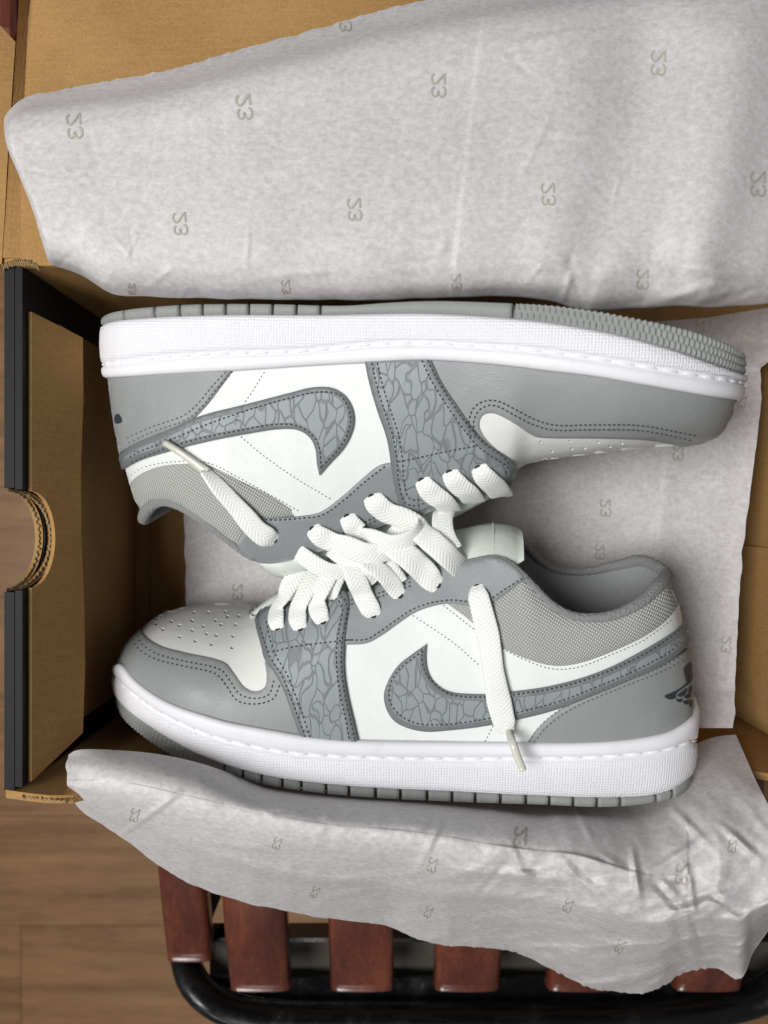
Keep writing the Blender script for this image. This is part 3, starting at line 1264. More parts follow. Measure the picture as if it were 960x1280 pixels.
def ribbon(s, name, path, width, mat, parent, thick=0.0013, n_hint=None, taper=None, roll=None):
    """path: (px, py, z) absolute height or (px, py, 's', off) lying on the shoe"""
    pts, nrm = [], []
    bv = top_bvh(s)
    for q in path:
        if q[2] == 's':
            p, n = cast(s, q[0], q[1], bvh=bv)
            pts.append(tuple(p + n * q[3])); nrm.append(n)
        else:
            pts.append(tuple(W3(*q[:3]))); nrm.append(Vector(q[3]) if len(q) > 3 else Vector((0, 0, 1)))
    n0 = len(pts)
    C = catmull(pts, 10)
    P = resample(C, 0.0013)
    par = np.linspace(0, n0 - 1, len(P))
    Nn = np.array([tuple(n.normalized()) for n in nrm])
    Ns = np.stack([np.interp(par, range(n0), Nn[:, k]) for k in range(3)], 1)
    m = 14
    vs, fs, uv = [], [], []
    dist = 0.0
    for i in range(len(P)):
        p = Vector(P[i])
        T = (Vector(P[min(i + 1, len(P) - 1)]) - Vector(P[max(i - 1, 0)])).normalized()
        N = Vector(Ns[i])
        N = (N - T * N.dot(T)).normalized()
        B = T.cross(N).normalized()
        fr = i / (len(P) - 1)
        if roll:
            a = np.interp(fr, *zip(*roll))
            N, B = N * math.cos(a) + B * math.sin(a), B * math.cos(a) - N * math.sin(a)
        a = 0.16 * noise.noise((fr * 3.1 + P[0][1] * 77, P[0][0] * 131, 2.0))
        N, B = N * math.cos(a) + B * math.sin(a), B * math.cos(a) - N * math.sin(a)
        w = width * (np.interp(fr, *zip(*taper)) if taper else 1.0)
        w *= 1 + 0.05 * noise.noise((fr * 6, hash(name) % 7, P[0][0] * 90))
        if i: dist += (p - Vector(P[i - 1])).length
        for k in range(m):
            a = 2 * math.pi * k / m
            ca, sa = math.cos(a), math.sin(a)
            x = math.copysign(abs(ca) ** 0.5, ca) * w / 2
            y = math.copysign(abs(sa) ** 0.45, sa) * thick / 2
            y -= thick * 0.25 * (x / (w / 2)) ** 2       # slightly cupped
            vs.append(p + B * x + N * y); uv.append((dist, x, 0))
    for i in range(len(P) - 1):
        for k in range(m):
            k2 = (k + 1) % m
            fs.append((i * m + k, i * m + k2, (i + 1) * m + k2, (i + 1) * m + k))
    fs.append(tuple(range(m))); fs.append(tuple(range((len(P) - 1) * m, len(P) * m))[::-1])
    return mesh_obj(name, vs, fs, mat, parent, True, {'luv': ('FLOAT_VECTOR', uv)})


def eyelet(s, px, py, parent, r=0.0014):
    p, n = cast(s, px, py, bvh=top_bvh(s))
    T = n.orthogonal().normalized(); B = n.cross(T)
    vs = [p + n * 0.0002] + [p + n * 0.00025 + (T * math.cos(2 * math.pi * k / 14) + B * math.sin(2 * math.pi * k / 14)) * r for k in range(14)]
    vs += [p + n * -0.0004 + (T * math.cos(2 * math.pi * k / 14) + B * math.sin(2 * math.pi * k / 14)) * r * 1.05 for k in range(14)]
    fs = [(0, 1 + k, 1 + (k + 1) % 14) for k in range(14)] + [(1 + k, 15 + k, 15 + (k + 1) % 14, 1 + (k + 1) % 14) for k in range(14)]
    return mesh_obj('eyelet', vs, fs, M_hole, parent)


def piping(s, i1, rad, far=0.55, name='collar_binding'):
    """one continuous roll: far throat - heel - near throat"""
    near = [tuple(s.world(s.Qt[i][0], s.Qt[i][1] - 0.0006, s.Qt[i][2])) for i in range(0, i1 + 1)]
    fr = [tuple(s.world(s.Qt[i][0], s.Qt[i][1] - 0.0006, -s.Qt[i][2])) for i in range(1, i1 + 1)]
    rn = resample(near, 0.0016); rf = resample([near[0]] + fr, 0.0016)[1:]
    a = np.interp(np.linspace(0, 1, len(rn)), *zip(*rad)); b = np.interp(np.linspace(0, 1, len(rf)), *zip(*rad)) * np.linspace(1, far, len(rf)) ** .5
    P = np.concatenate([rf[::-1], rn]); rr = np.concatenate([b[::-1], a])
    for _ in range(3):
        P[1:-1] = (P[:-2] + P[1:-1] * 2 + P[2:]) / 4
    rr = rr * (1 + 0.05 * np.cos(np.arange(len(P)) * math.pi))
    tube(name, [tuple(p) for p in P], rr, M_piping, s.root, 12, up=s.V)


def tongue(s, path, halfw, name='tongue', arch=0.006, thick=0.006):
    C = np.array(catmull([s.at(px, py, 0.0) for px, py in path], 10))
    C = resample(C, 0.003)
    n = len(C)
    hw = np.interp(np.linspace(0, 1, n), *zip(*halfw))
    m = 24
    vs, fs = [], []
    for i in range(n):
        a = C[max(i - 1, 0)]; b = C[min(i + 1, n - 1)]
        t = (b - a)[:2]; t /= np.linalg.norm(t) + 1e-9
        nr = np.array([-t[1], t[0]])
        if nr[1] < 0: nr = -nr
        endf = 1.0
        e = (n - 1 - i) * 0.003
        if e < 0.013: endf = math.sqrt(max(0.02, 1 - (1 - e / 0.013) ** 2))
        for k in range(m):
            a_ = 2 * math.pi * k / m
            ca, sa = math.cos(a_), math.sin(a_)
            w = math.copysign(abs(ca) ** 0.6, ca) * hw[i] * (0.78 + .22 * endf)
            h = math.copysign(abs(sa) ** 0.6, sa) * thick / 2 * endf - arch * (w / max(hw[i], 1e-6)) ** 2
            vs.append(s.world(C[i][0] + nr[0] * h, C[i][1] + nr[1] * h, w))
    for i in range(n - 1):
        for k in range(m):
            k2 = (k + 1) % m
            fs.append((i * m + k, i * m + k2, (i + 1) * m + k2, (i + 1) * m + k))
    fs.append(tuple(range(m))); fs.append(tuple(range((n - 1) * m, n * m))[::-1])
    o = mesh_obj(name, vs, fs, M_tongue, s.root)
    s.tongue = o
    # edge stitching near its end
    i = max(0, n - 5)
    sv, sf = [], []
    for k in np.linspace(-0.85, 0.85, 26):
        w = k * hw[i]
        h = thick / 2 * (1 - abs(k) ** 3 * 0.5) - arch * k * k
        a = C[max(i - 1, 0)]; b = C[min(i + 1, n - 1)]
        t = (b - a)[:2]; t /= np.linalg.norm(t); nr = np.array([-t[1], t[0]]); nr = nr if nr[1] > 0 else -nr
        p = s.world(C[i][0] + nr[0] * h, C[i][1] + nr[1] * h, w)
        N = (s.U * nr[0] + s.V * nr[1]).normalized()
        cv, cf = capsule(p, s.W, N, 0.0014, 0.0007, 0.0005)
        q = len(sv); sv += cv; sf += [tuple(x + q for x in f_) for f_ in cf]
    tag(mesh_obj('stitching', sv, sf, M_thread_l, o), kind='stuff')
    return o


# ================================================================== lower sneaker (sole towards the front wall)
R = math.radians
rootB = empty('low_top_sneaker', (0, 0, 0))
tag(rootB, 'grey and white low-top sneaker lying with its sole towards the draped tissue, toe pointing left', 'sneaker', None)
LB = 0.2640
B = Shoe(rootB, (0.1330, -0.1062, 0.087), -1, 1, R(13), R(-7), R(2.0), -0.013, LB, PLAN)
featherB = [(150, 829), (155, 839), (170, 855), (203, 877), (237, 890), (287, 905), (333, 913), (377, 921), (440, 927), (546, 929), (657, 930), (745, 929), (807, 923), (845, 914), (862, 902)]
grooveB = [(139, 842), (147, 852), (167, 870), (187, 886), (230, 908), (263, 922), (297, 931), (333, 938), (373, 944), (440, 948), (517, 950), (619, 950), (723, 949), (776, 946), (823, 941), (851, 934), (866, 924)]
bottomB = [(137, 860), (145, 873), (160, 890), (187, 910), (220, 931), (253, 947), (287, 960), (333, 972), (387, 980), (440, 985), (487, 988), (575, 992), (680, 997), (745, 999), (807, 997), (845, 987), (867, 968)]
outerB = [(139, 868), (145, 883), (160, 903), (187, 927), (220, 947), (253, 962), (277, 967), (303, 975), (353, 985), (403, 992), (458, 997), (531, 1001), (604, 1004), (680, 1006), (745, 1009), (792, 1007), (820, 1003), (845, 997), (861, 984)]
build_sole(B, featherB, grooveB, bottomB, outerB,
           [280, 303, 327, 353, 378, 407, 437, 469, 500, 533, 566, 595, 625, 656, 686, 716, 746, 775, 821, 841], 280, True)
keysB = [(834, 715, 0.0), (831, 722, 0.010), (822, 731, 0.018), (806, 748, 0.024), (788, 759, 0.0275), (770, 767, 0.029), (745, 771, 0.030), (714, 768, 0.030), (689, 754, 0.029),
         (670, 735, 0.028), (651, 715, 0.027), (636, 702, 0.025), (616, 696, 0.023), (590, 701, 0.021), (563, 705, 0.020), (541, 707, 0.019),
         (511, 720, 0.018), (470, 733, 0.018), (436, 742, 0.018), (400, 748, 0.017), (365, 756, 0.015), (343, 763, 0.011), (328, 768, 0.005),
         (312, 770, 0.0), (280, 771, 0.0), (245, 772, 0.0), (215, 775, 0.0), (193, 782, 0.0), (177, 793, 0.0), (167, 804, 0.0)]
build_upper(B, keysB, 22, [(0, .25), (.12, .2), (.35, .3), (.5, .45), (.62, .7), (.75, 1), (1, 1)],
            [(0, .001), (.15, .0025), (.35, .004), (.5, .002), (.7, 0), (1, 0)])

# ================================================================== upper sneaker (sole towards the hinge)
rootA = empty('low_top_sneaker', (0, 0, 0))
tag(rootA, 'grey and white low-top sneaker lying sole-up towards the folded tissue, toe pointing right', 'sneaker', None)
LA = 0.2590
A = Shoe(rootA, (-0.1178, 0.0862, 0.087), 1, -1, R(-8), R(7), R(-2.9), 0.010, LA, PLAN)
featherA = [(140, 472), (203, 468), (293, 463), (400, 456), (458, 453), (528, 450), (575, 452), (640, 458), (680, 463), (740, 470), (840, 487), (893, 496), (919, 499)]
grooveA = [(127, 456), (160, 451), (210, 445), (277, 441), (377, 438), (427, 433), (487, 428), (531, 428), (604, 432), (640, 434), (693, 440), (740, 447), (797, 456), (840, 463), (877, 469), (926, 477)]
bottomA = [(125, 408), (130, 403), (177, 397), (277, 393), (400, 393), (487, 391), (540, 391), (627, 396), (680, 401), (757, 414), (823, 430), (873, 446), (917, 462), (933, 468)]
outerA = [(126, 400), (135, 392), (153, 388), (193, 383), (250, 380), (343, 380), (430, 382), (487, 378), (546, 376), (639, 379), (680, 381), (740, 388), (790, 397), (857, 412), (907, 428), (930, 443), (934, 460)]
build_sole(A, featherA, grooveA, bottomA, outerA, [153, 193, 223, 252, 282, 311, 341, 371, 401, 641], 641, False)
keysA = [(179, 652, 0.0), (183, 641, 0.012), (193, 631, 0.019), (207, 628, 0.0235), (227, 635, 0.027), (250, 650, 0.029), (277, 670, 0.029), (300, 688, 0.028), (313, 697, 0.026),
         (337, 702, 0.023), (363, 697, 0.021), (393, 688, 0.020), (420, 681, 0.019), (450, 666, 0.018), (480, 652, 0.018), (505, 643, 0.018), (537, 632, 0.017), (580, 616, 0.016),
         (612, 606, 0.014), (632, 596, 0.010), (642, 586, 0.004), (655, 577, 0.0), (707, 567, 0.0), (773, 558, 0.0), (815, 554, 0.0), (845, 552, 0.0), (868, 548, 0.0), (884, 541, 0.0)]
build_upper(A, keysA, 20, [(0, .25), (.12, .2), (.35, .3), (.5, .45), (.62, .7), (.75, 1), (1, 1)],
            [(0, .001), (.15, .0025), (.35, .004), (.5, .002), (.7, 0), (1, 0)])


# ------------------------------------------------------------------ panels of the lower sneaker
def perf(pts, r=2.0):
    return [(x, y, r) for x, y in pts]


quarter = panel(B, 'quarter', [(440, 930, 1), (560, 934), (720, 935, 1), (760, 880), (862, 800, 1), (862, 775), (848, 754, 1), (832, 771), (807, 791), (770, 810), (723, 828), (692, 830), (657, 821), (626, 806), (587, 773), (560, 748, 1), (500, 768), (425, 790, 1), (425, 860)],
                0.0009, M_white)
meshB = panel(B, 'mesh_collar', [(552, 752, 1), (560, 740, 1), (616, 748), (652, 722, 1), (670, 738), (689, 757), (714, 771), (745, 774), (770, 770), (795, 756), (814, 739), (829, 720, 1), (840, 736), (847, 757, 1), (834, 775), (808, 795), (771, 813), (723, 830), (692, 833), (657, 824), (626, 809), (587, 777)],
              0.0004, M_mesh, puff=0.0016)
vampB = panel(B, 'toe_box', [(194, 758, 1), (180, 779), (174, 788), (180, 802), (200, 814), (230, 822), (270, 831), (290, 846), (305, 866), (322, 872), (338, 862, 1), (345, 845), (338, 805), (328, 778), (317, 754, 1), (290, 752), (240, 752)],
              0.0013, M_vamp, full=True,
              holes=perf([(203, 773), (215, 780), (196, 783), (205, 790), (243, 769), (225, 785), (241, 779), (255, 786), (261, 769), (282, 768), (270, 779), (285, 774), (299, 773), (277, 784), (295, 784), (226, 799), (241, 791), (259, 795), (271, 797), (292, 798), (245, 804), (265, 808), (291, 812)], 2.35))
mudB = panel(B, 'mudguard', [(145, 826, 1), (146, 806), (155, 788), (170, 773), (190, 761), (212, 757, 1), (204, 765), (186, 777), (178, 787), (183, 798), (201, 810), (230, 818), (270, 826.5), (284, 832), (294, 843), (307, 859), (320, 864), (332, 859), (335, 846), (333, 828, 1),
                         (350, 838), (372, 880), (386, 930, 1), (333, 920), (287, 912), (237, 897), (203, 884), (170, 863), (152, 845)],
             0.0021, M_grey, full=True)
eyeB = panel(B, 'eyestay', [(436, 742, 1), (470, 734), (511, 721), (541, 708), (563, 706), (590, 702), (616, 697), (634, 702), (650, 715), (656, 724, 1), (630, 743), (613, 754), (590, 757), (563, 754), (537, 759), (517, 767), (496, 781), (476, 795), (458, 804), (430, 806, 1), (424, 770)],
             0.0022, M_grey2, mirror=True)
elB = panel(B, 'midfoot_overlay', [(323, 780, 1), (327, 771), (337, 762), (370, 756), (405, 749), (426, 740), (436, 744), (439, 756), (436, 776), (432, 805), (431, 837), (435, 867), (443, 902), (450, 932, 1), (412, 930), (379, 927, 1), (367, 893), (356, 862), (346, 842), (334, 825), (330, 807)],
            0.0033, M_elephant, mirror=True)
heelB = panel(B, 'heel_counter', [(654, 936, 1), (669, 912), (692, 891), (720, 874), (776, 850), (823, 831), (864, 806, 1), (868, 859), (868, 906, 1), (845, 921), (807, 930), (745, 936)],
              0.0021, M_grey)
tickB = panel(B, 'curved_tick', [(534, 804, 1), (517, 816), (499, 830), (486, 849), (480, 867), (483, 884), (493, 899), (511, 908), (534, 912), (563, 910), (598, 906), (645, 897), (695, 884), (745, 865), (792, 845), (832, 825), (857, 803, 1), (854, 777, 1), (839, 789), (807, 809), (761, 833), (723, 847), (682, 857), (639, 863), (610, 866), (590, 866), (566, 864), (551, 858), (541, 849), (535, 837), (533, 823)],
              0.0026, M_elephant)

stitches(B, 'stitching', [[(533, 812), (514, 824), (496, 840), (487, 858), (488, 878), (500, 894), (520, 904), (545, 906), (580, 903), (640, 892), (695, 878), (745, 859), (792, 839), (832, 818), (850, 804)],
                          [(527, 813), (528, 830), (534, 845), (545, 857), (560, 867), (580, 871), (615, 871), (660, 866), (690, 861), (728, 851), (770, 835), (815, 812), (845, 791), (852, 785)]],
         M_thread_d, tickB)
stitches(B, 'stitching', [[(326, 786), (332, 806), (339, 824), (352, 844), (362, 868), (373, 898), (381, 920)], [(333, 778), (338, 800), (345, 820), (358, 842), (368, 866), (379, 896), (387, 920)],
                          [(424, 752), (428, 760), (425, 780), (421, 805), (421, 838), (425, 868), (432, 900), (436, 922)], [(431, 750), (434, 760), (431, 780), (427, 805), (427, 838), (431, 868), (438, 900), (443, 923)],
                          [(341, 815), (365, 809), (400, 804), (437, 800)], [(405, 757), (416, 750), (426, 747)]], M_thread_d, elB)
stitches(B, 'stitching', [[(434, 800), (458, 799), (474, 790), (494, 776), (515, 762), (537, 754), (563, 750), (588, 752), (612, 749), (632, 736), (652, 724)],
                          [(440, 750), (472, 742), (512, 728)], [(440, 755), (472, 747), (512, 733)]], M_thread_d, eyeB)
stitches(B, 'stitching', [[(170, 790), (175, 803), (195, 817), (228, 826), (266, 834), (278, 839), (288, 852), (300, 868), (320, 873), (336, 868), (342, 852)],
                          [(165, 794), (170, 808), (192, 823), (226, 832), (263, 840), (273, 845), (284, 859), (297, 876), (320, 880), (342, 873), (349, 858)]], M_thread_d, mudB)
stitches(B, 'stitching', [[(662, 926), (674, 909), (696, 890), (724, 875), (778, 853), (826, 834), (852, 820)], [(668, 927), (680, 912), (700, 895), (727, 880), (780, 858), (828, 839), (852, 826)]],
         M_thread_m, heelB)
stitches(B, 'stitching', [[(517, 770), (540, 785), (570, 806), (597, 830)], [(555, 757), (575, 773), (600, 792)], [(620, 806), (650, 822), (690, 836), (723, 834), (765, 818), (805, 800), (838, 776)],
                          [(630, 848), (634, 856)], [(616, 908), (607, 926)]], M_thread_m, quarter, 5.2, 3.4, 1.6, 0.0004)
# wings mark printed on the heel
wing = [[(830, 870), (838, 866), (848, 861), (856, 855), (864, 847), (864, 851), (852, 861), (845, 867), (844, 872), (836, 874)],
        [(846, 869), (852, 864), (858, 860), (857, 866), (853, 870), (849, 871)],
        [(844, 873), (849, 874), (853, 873), (851, 877), (847, 877)],
        [(854, 871), (858, 868), (862, 866), (863, 871), (858, 873)], [(853, 876), (857, 876), (860, 874), (859, 880), (855, 880)],
        [(860, 861), (864, 856), (864, 864), (860, 866)], [(860, 878), (864, 874), (864, 884), (861, 882)],
        [(854, 836), (857, 832), (864, 828), (865, 848), (858, 853), (856, 846)]]
wb = B.bvh_near


def decal(s, name, poly, off, mat, parent):
    P = smooth_poly(poly, 1.2)
    bv = top_bvh(s)
    co = [Vector(p) for p in P]
    lo, hi = P.min(0), P.max(0)
    gr = np.array([(x, y) for x in np.arange(lo[0], hi[0], 1.5) for y in np.arange(lo[1], hi[1], 1.5)])
    gr = gr[pip(gr, P)]
    co += [Vector(p) for p in gr[pdist(gr, P) > .5]] if len(gr) else []
    vv, _, tri, *_ = delaunay_2d_cdt(co, [(i, (i + 1) % len(P)) for i in range(len(P))], [], 0, 1e-4)
    Aq = np.array([tuple(p) for p in vv])
    C = np.array([Aq[list(t)].mean(0) for t in tri])
    tri = [t for t, o in zip(tri, pip(C, P)) if o]
    vs = []
    for x, y in Aq:
        p, n = cast(s, x, y, bvh=bv)
        vs.append(p + n * off)
    tri = [t if (vs[t[1]] - vs[t[0]]).cross(vs[t[2]] - vs[t[0]]).dot(CAM - vs[t[0]]) > 0 else t[::-1] for t in tri]
    return mesh_obj(name, vs, tri, mat, parent)


for w_ in wing:
    decal(B, 'wings_print', w_, 0.00025, M_ink, heelB)
piping(B, int(B.it * 0.93), [(0, .0024), (.12, .0027), (.22, .0022), (.34, .0018), (.5, .0016), (1, .0012)])
tongue(B, [(316, 774), (345, 752), (400, 724), (460, 701), (520, 684), (570, 672), (615, 665), (653, 667)], [(0, .003), (.12, .007), (.4, .013), (.75, .016), (.87, .024), (1, .0265)], arch=0.008)

# ------------------------------------------------------------------ panels of the upper sneaker
quarterA = panel(A, 'quarter', [(270, 458, 1), (370, 452), (475, 446, 1), (500, 520), (505, 585, 1), (470, 590), (430, 625), (400, 645), (373, 648, 1), (337, 620), (297, 600), (260, 582), (227, 580), (193, 585), (172, 596), (160, 610, 1), (152, 592), (147, 575, 1), (200, 548), (240, 515)],
                 0.0009, M_white)
meshA = panel(A, 'mesh_collar', [(162, 607, 1), (174, 594), (194, 583), (227, 578), (262, 580), (298, 597), (340, 617), (378, 642, 1), (330, 655), (300, 683, 1), (277, 667), (250, 647), (227, 632), (207, 625), (190, 628), (182, 640, 1), (170, 627)],
              0.0004, M_mesh, puff=0.0016)
vampA = panel(A, 'toe_box', [(868, 556, 1), (807, 541), (740, 539), (690, 539), (665, 537), (640, 524), (617, 512), (602, 514), (596, 528), (600, 545, 1), (625, 570), (640, 588, 1), (657, 584), (707, 577), (773, 568), (830, 563)],
              0.0013, M_vamp, full=True,
              holes=perf([(676, 549), (713, 548), (748, 549), (777, 550), (715, 557), (731, 556), (762, 554), (690, 560)], 2.2))
mudA = panel(A, 'mudguard', [(534, 444, 1), (560, 500), (600, 548), (632, 568, 1), (616, 555), (604, 541), (600, 529), (604, 518), (616, 515), (634, 522), (654, 535), (670, 542), (690, 543.5), (740, 543.5), (807, 545.5), (845, 552), (870, 562, 1), (895, 552), (914, 532), (924, 512), (928, 490, 1), (893, 490), (840, 481), (740, 464), (680, 456), (640, 452), (575, 446)],
             0.0021, M_grey, full=True)
eyeA = panel(A, 'eyestay', [(297, 678, 1), (307, 663), (324, 647), (345, 646), (373, 644), (400, 639), (428, 619), (452, 598), (476, 580), (505, 576, 1), (515, 610), (510, 642, 1), (480, 653), (450, 667), (420, 682), (393, 689), (363, 698), (337, 703), (313, 698)],
             0.0022, M_grey2, mirror=True)
elA = panel(A, 'midfoot_overlay', [(457, 447, 1), (463, 477), (473, 512), (484, 544), (488, 565), (491, 590), (495, 612), (502, 633), (514, 641), (540, 631), (580, 616), (618, 606), (634, 597), (640, 584), (637, 572), (612, 553), (592, 532), (575, 508), (554, 477), (538, 444, 1), (500, 445)],
            0.0033, M_elephant, mirror=True)
heelA = panel(A, 'heel_counter', [(296, 457, 1), (277, 484), (254, 513), (238, 527), (194, 545), (162, 560), (142, 578, 1), (134, 540), (130, 505), (128, 466, 1), (203, 462)],
              0.0021, M_grey)
tickA = panel(A, 'curved_tick', [(400, 593, 1), (414, 577), (429, 561), (440, 542), (444, 524), (441, 508), (432, 494), (417, 485), (393, 484), (360, 492), (310, 505), (250, 521), (210, 539), (167, 557), (150, 574, 1), (156, 587, 1), (177, 575), (220, 562), (260, 552), (310, 542), (350, 536), (373, 537), (388, 546), (395, 560), (397, 578)],
              0.0026, M_elephant)
stitches(A, 'stitching', [[(403, 582), (420, 565), (433, 545), (438, 525), (434, 507), (424, 494), (408, 490), (390, 491), (360, 498), (312, 512), (255, 532), (215, 549), (176, 564), (163, 571)],
                          [(401, 584), (400, 565), (395, 550), (383, 538), (365, 531), (340, 531), (300, 538), (255, 547), (215, 558), (175, 573), (165, 578)]], M_thread_d, tickA)
stitches(A, 'stitching', [[(465, 455), (470, 478), (480, 512), (491, 545), (496, 575), (499, 605), (506, 628), (520, 632), (545, 622)], [(472, 455), (477, 477), (487, 510), (498, 543), (503, 575), (505, 602), (511, 622), (522, 625), (545, 615)],
                          [(528, 452), (541, 479), (562, 512), (580, 537), (600, 560), (630, 580)], [(535, 452), (548, 477), (569, 510), (587, 534), (606, 555), (634, 577), (632, 590)],
                          [(499, 577), (520, 573), (550, 566), (592, 558)]], M_thread_d, elA)
stitches(A, 'stitching', [[(306, 662), (324, 650), (345, 650), (374, 648), (402, 644), (431, 624), (455, 603), (480, 584)], [(424, 674), (455, 658), (485, 644)], [(424, 669), (455, 653), (484, 639)]], M_thread_d, eyeA)
stitches(A, 'stitching', [[(594, 545), (592, 528), (598, 514), (610, 507), (622, 508), (645, 520), (665, 530), (690, 537), (740, 537), (800, 538), (850, 547), (862, 550)],
                          [(588, 545), (586, 528), (593, 509), (608, 501), (624, 502), (648, 514), (668, 524), (692, 531), (740, 531), (802, 532), (852, 541), (868, 544)]], M_thread_d, mudA)
stitches(A, 'stitching', [[(288, 465), (272, 484), (250, 511), (234, 524), (190, 540), (162, 553)], [(281, 466), (266, 482), (245, 507), (230, 519), (186, 535), (160, 547)]], M_thread_m, heelA)
stitches(A, 'stitching', [[(330, 466), (315, 490), (303, 508), (294, 530)], [(294, 540), (330, 570), (370, 598), (412, 623)], [(160, 596), (180, 584), (220, 577), (258, 578), (300, 598), (340, 620), (372, 638)]],
         M_thread_m, quarterA, 5.2, 3.4, 1.6, 0.0004)
for w_ in [[(144, 520), (148, 517), (153, 526), (150, 529), (145, 529)]]:
    decal(A, 'wings_print', w_, 0.00025, M_ink, heelA)
piping(A, int(A.it * 0.93), [(0, .0026), (.10, .0028), (.2, .0022), (.32, .0018), (.5, .0016), (1, .0012)])
tongue(A, [(636, 598), (612, 613), (560, 641), (500, 668), (440, 694), (395, 709), (365, 714), (338, 709)], [(0, .003), (.12, .006), (.4, .013), (.7, .016), (.88, .022), (1, .024)], arch=0.008)

# ------------------------------------------------------------------ laces
laceA = empty('lace', (0, 0, 0)); laceA.parent = rootA
laceB = empty('lace', (0, 0, 0)); laceB.parent = rootB
LW = 0.0090
up = (0, 0, 1)


def strand(s, lace, path, width=LW, eye=None, **kw):
    o = ribbon(s, kw.pop('name', 'lace_strand'), path, width, kw.pop('mat', M_lace), lace, **kw)
    if eye:
        q = path[1]
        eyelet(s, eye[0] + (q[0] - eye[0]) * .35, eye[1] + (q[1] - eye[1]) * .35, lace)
    return o


S = lambda x, y, h=0.0012: (x, y, 's', h)
tp = [(0, .72), (.15, .98), (.4, 1), (1, 1)]
# upper sneaker
strand(A, laceA, [S(597, 583, -.0008), S(602, 589, .0014), S(610, 598, .0016), (619, 609, 0.1220, (0.1, -.8, .6)), (626, 618, 0.113, (0.1, -1, .2)), (628, 619, 0.098, (0.1, -1, -.3))], eye=(596, 583), taper=tp)
strand(A, laceA, [S(561, 589, -.0008), S(566, 596, .0014), S(575, 606, .0016), (584, 616, 0.1222, (0.1, -.8, .6)), (592, 626, 0.112, (0.1, -1, .2)), (594, 627, 0.097, (0.1, -1, -.3))], eye=(560, 588), taper=tp)
strand(A, laceA, [S(526, 599, -.0008), S(532, 606, .0014), S(542, 616, .0016), (553, 627, 0.1202, (0.1, -.8, .6)), (562, 638, 0.111, (0.1, -1, .2)), (564, 640, 0.096, (0.1, -1, -.3))], eye=(525, 598), taper=tp)
strand(A, laceA, [(486, 662, 0.1125, (.1, -.4, 1)), (498, 673, 0.1135, (.2, -.4, 1)), (510, 683, 0.111, (.3, -.4, 1))], LW * .9)
strand(A, laceA, [S(463, 619, -.0008), S(470, 627, .0015), S(484, 638, .0019), (500, 647, 0.1165, (0, -.5, .9)), (517, 656, 0.1155, (.3, -.6, .8)), (527, 667, 0.110, (.8, -.6, .4))], LW * 1.08, eye=(462, 618), taper=tp)
strand(A, laceA, [(366, 687, 0.1065, (0, -.4, 1)), (382, 698, 0.1085, (0, -.55, 1)), (402, 711, 0.1085, (0, -.6, 1)), (422, 716, 0.108, (.1, -.6, 1)), (446, 710, 0.107, (.2, -.5, 1)), (462, 697, 0.104, (.3, -.4, 1))], LW * 0.9)
strand(A, laceA, [(414, 684, 0.1105, (0, -.3, 1)), (431, 697, 0.1112, (0, -.4, 1)), (450, 705, 0.1115, (.2, -.4, 1)), (468, 699, 0.110, (.4, -.3, 1))], LW * 0.95)
strand(A, laceA, [S(389, 660, -.0008), S(397, 666, .0015), S(413, 674, .0019), (432, 683, 0.1142, (0, -.35, 1)), (455, 692, 0.1155, (0, -.45, 1)), (480, 691, 0.1150, (0, -.6, 1)), (505, 687, .111, (0, -.7, 1))],
       LW * 1.05, eye=(388, 659), taper=tp)
strand(A, laceA, [S(433, 644, -.0008), S(438, 652, .0015), S(449, 663, .0020), (466, 675, 0.1165, (0, -.35, 1)), (490, 682, 0.1182, (0, -.45, 1)), (512, 676, 0.1185, (.4, -.5, 1)), (525, 663, 0.1165, (1, -.2, .6)), (526, 652, .112, (1, .2, .5))],
       LW * 1.02, eye=(432, 643), taper=tp)
# free end with its tip, hanging over the mesh collar
strand(A, laceA, [S(344, 676, -.0006), S(336, 671, .0018), S(322, 661, .0024), S(305, 642, .0024), S(288, 622, .0022), S(272, 603, .0022), S(258, 588, .0024)],
       LW, taper=[(0, .72), (.12, 1.05), (.35, .95), (.6, .8), (.8, .75), (1, .55)], eye=(345, 677), roll=[(0, 0), (.5, .1), (.8, .55), (1, .9)])
strand(A, laceA, [S(261, 591, .0022), S(246, 577, .0030), S(228, 563, .0034), S(211, 551, .0040)], 0.0030, name='lace_tip', mat=M_aglet, thick=0.0020, taper=[(0, 1.25), (.3, 1), (1, .85)])

# lower sneaker
strand(B, laceB, [S(347, 787, -.0008), S(347, 779, .0014), S(349, 763, .0017), (354, 745, 0.1000, (-.1, .6, .8)), (366, 724, 0.0985, (0, .7, .7)), (384, 702, 0.094, (0, .7, .7))], LW * .9, eye=(347, 787), taper=tp)
strand(B, laceB, [S(376, 787, -.0008), S(374, 779, .0014), S(374, 763, .0017), (379, 744, 0.1050, (-.1, .6, .8)), (390, 724, 0.1030, (0, .7, .7)), (406, 702, 0.098, (0, .7, .7))], LW * .9, eye=(376, 788), taper=tp)
strand(B, laceB, [S(404, 779, -.0008), S(401, 770, .0014), S(398, 755, .0017), (401, 737, 0.1075, (-.1, .6, .8)), (411, 719, 0.1055, (0, .7, .7)), (426, 701, 0.100, (0, .7, .7))], LW * .9, eye=(405, 780), taper=tp)
strand(B, laceB, [(411, 751, 0.1045, (0, .3, 1)), (416, 735, 0.1068, (0, .5, 1)), (424, 718, 0.104, (0, .6, 1)), (436, 700, .098, (0, .6, 1))], LW * .72)
strand(B, laceB, [S(468, 771, -.0008), S(464, 762, .0014), S(456, 747, .0018), (448, 730, 0.1125, (0, .35, 1)), (442, 714, 0.112, (0, .5, 1)), (440, 697, .107, (0, .7, 1))], LW * .95, eye=(468, 772), taper=tp)
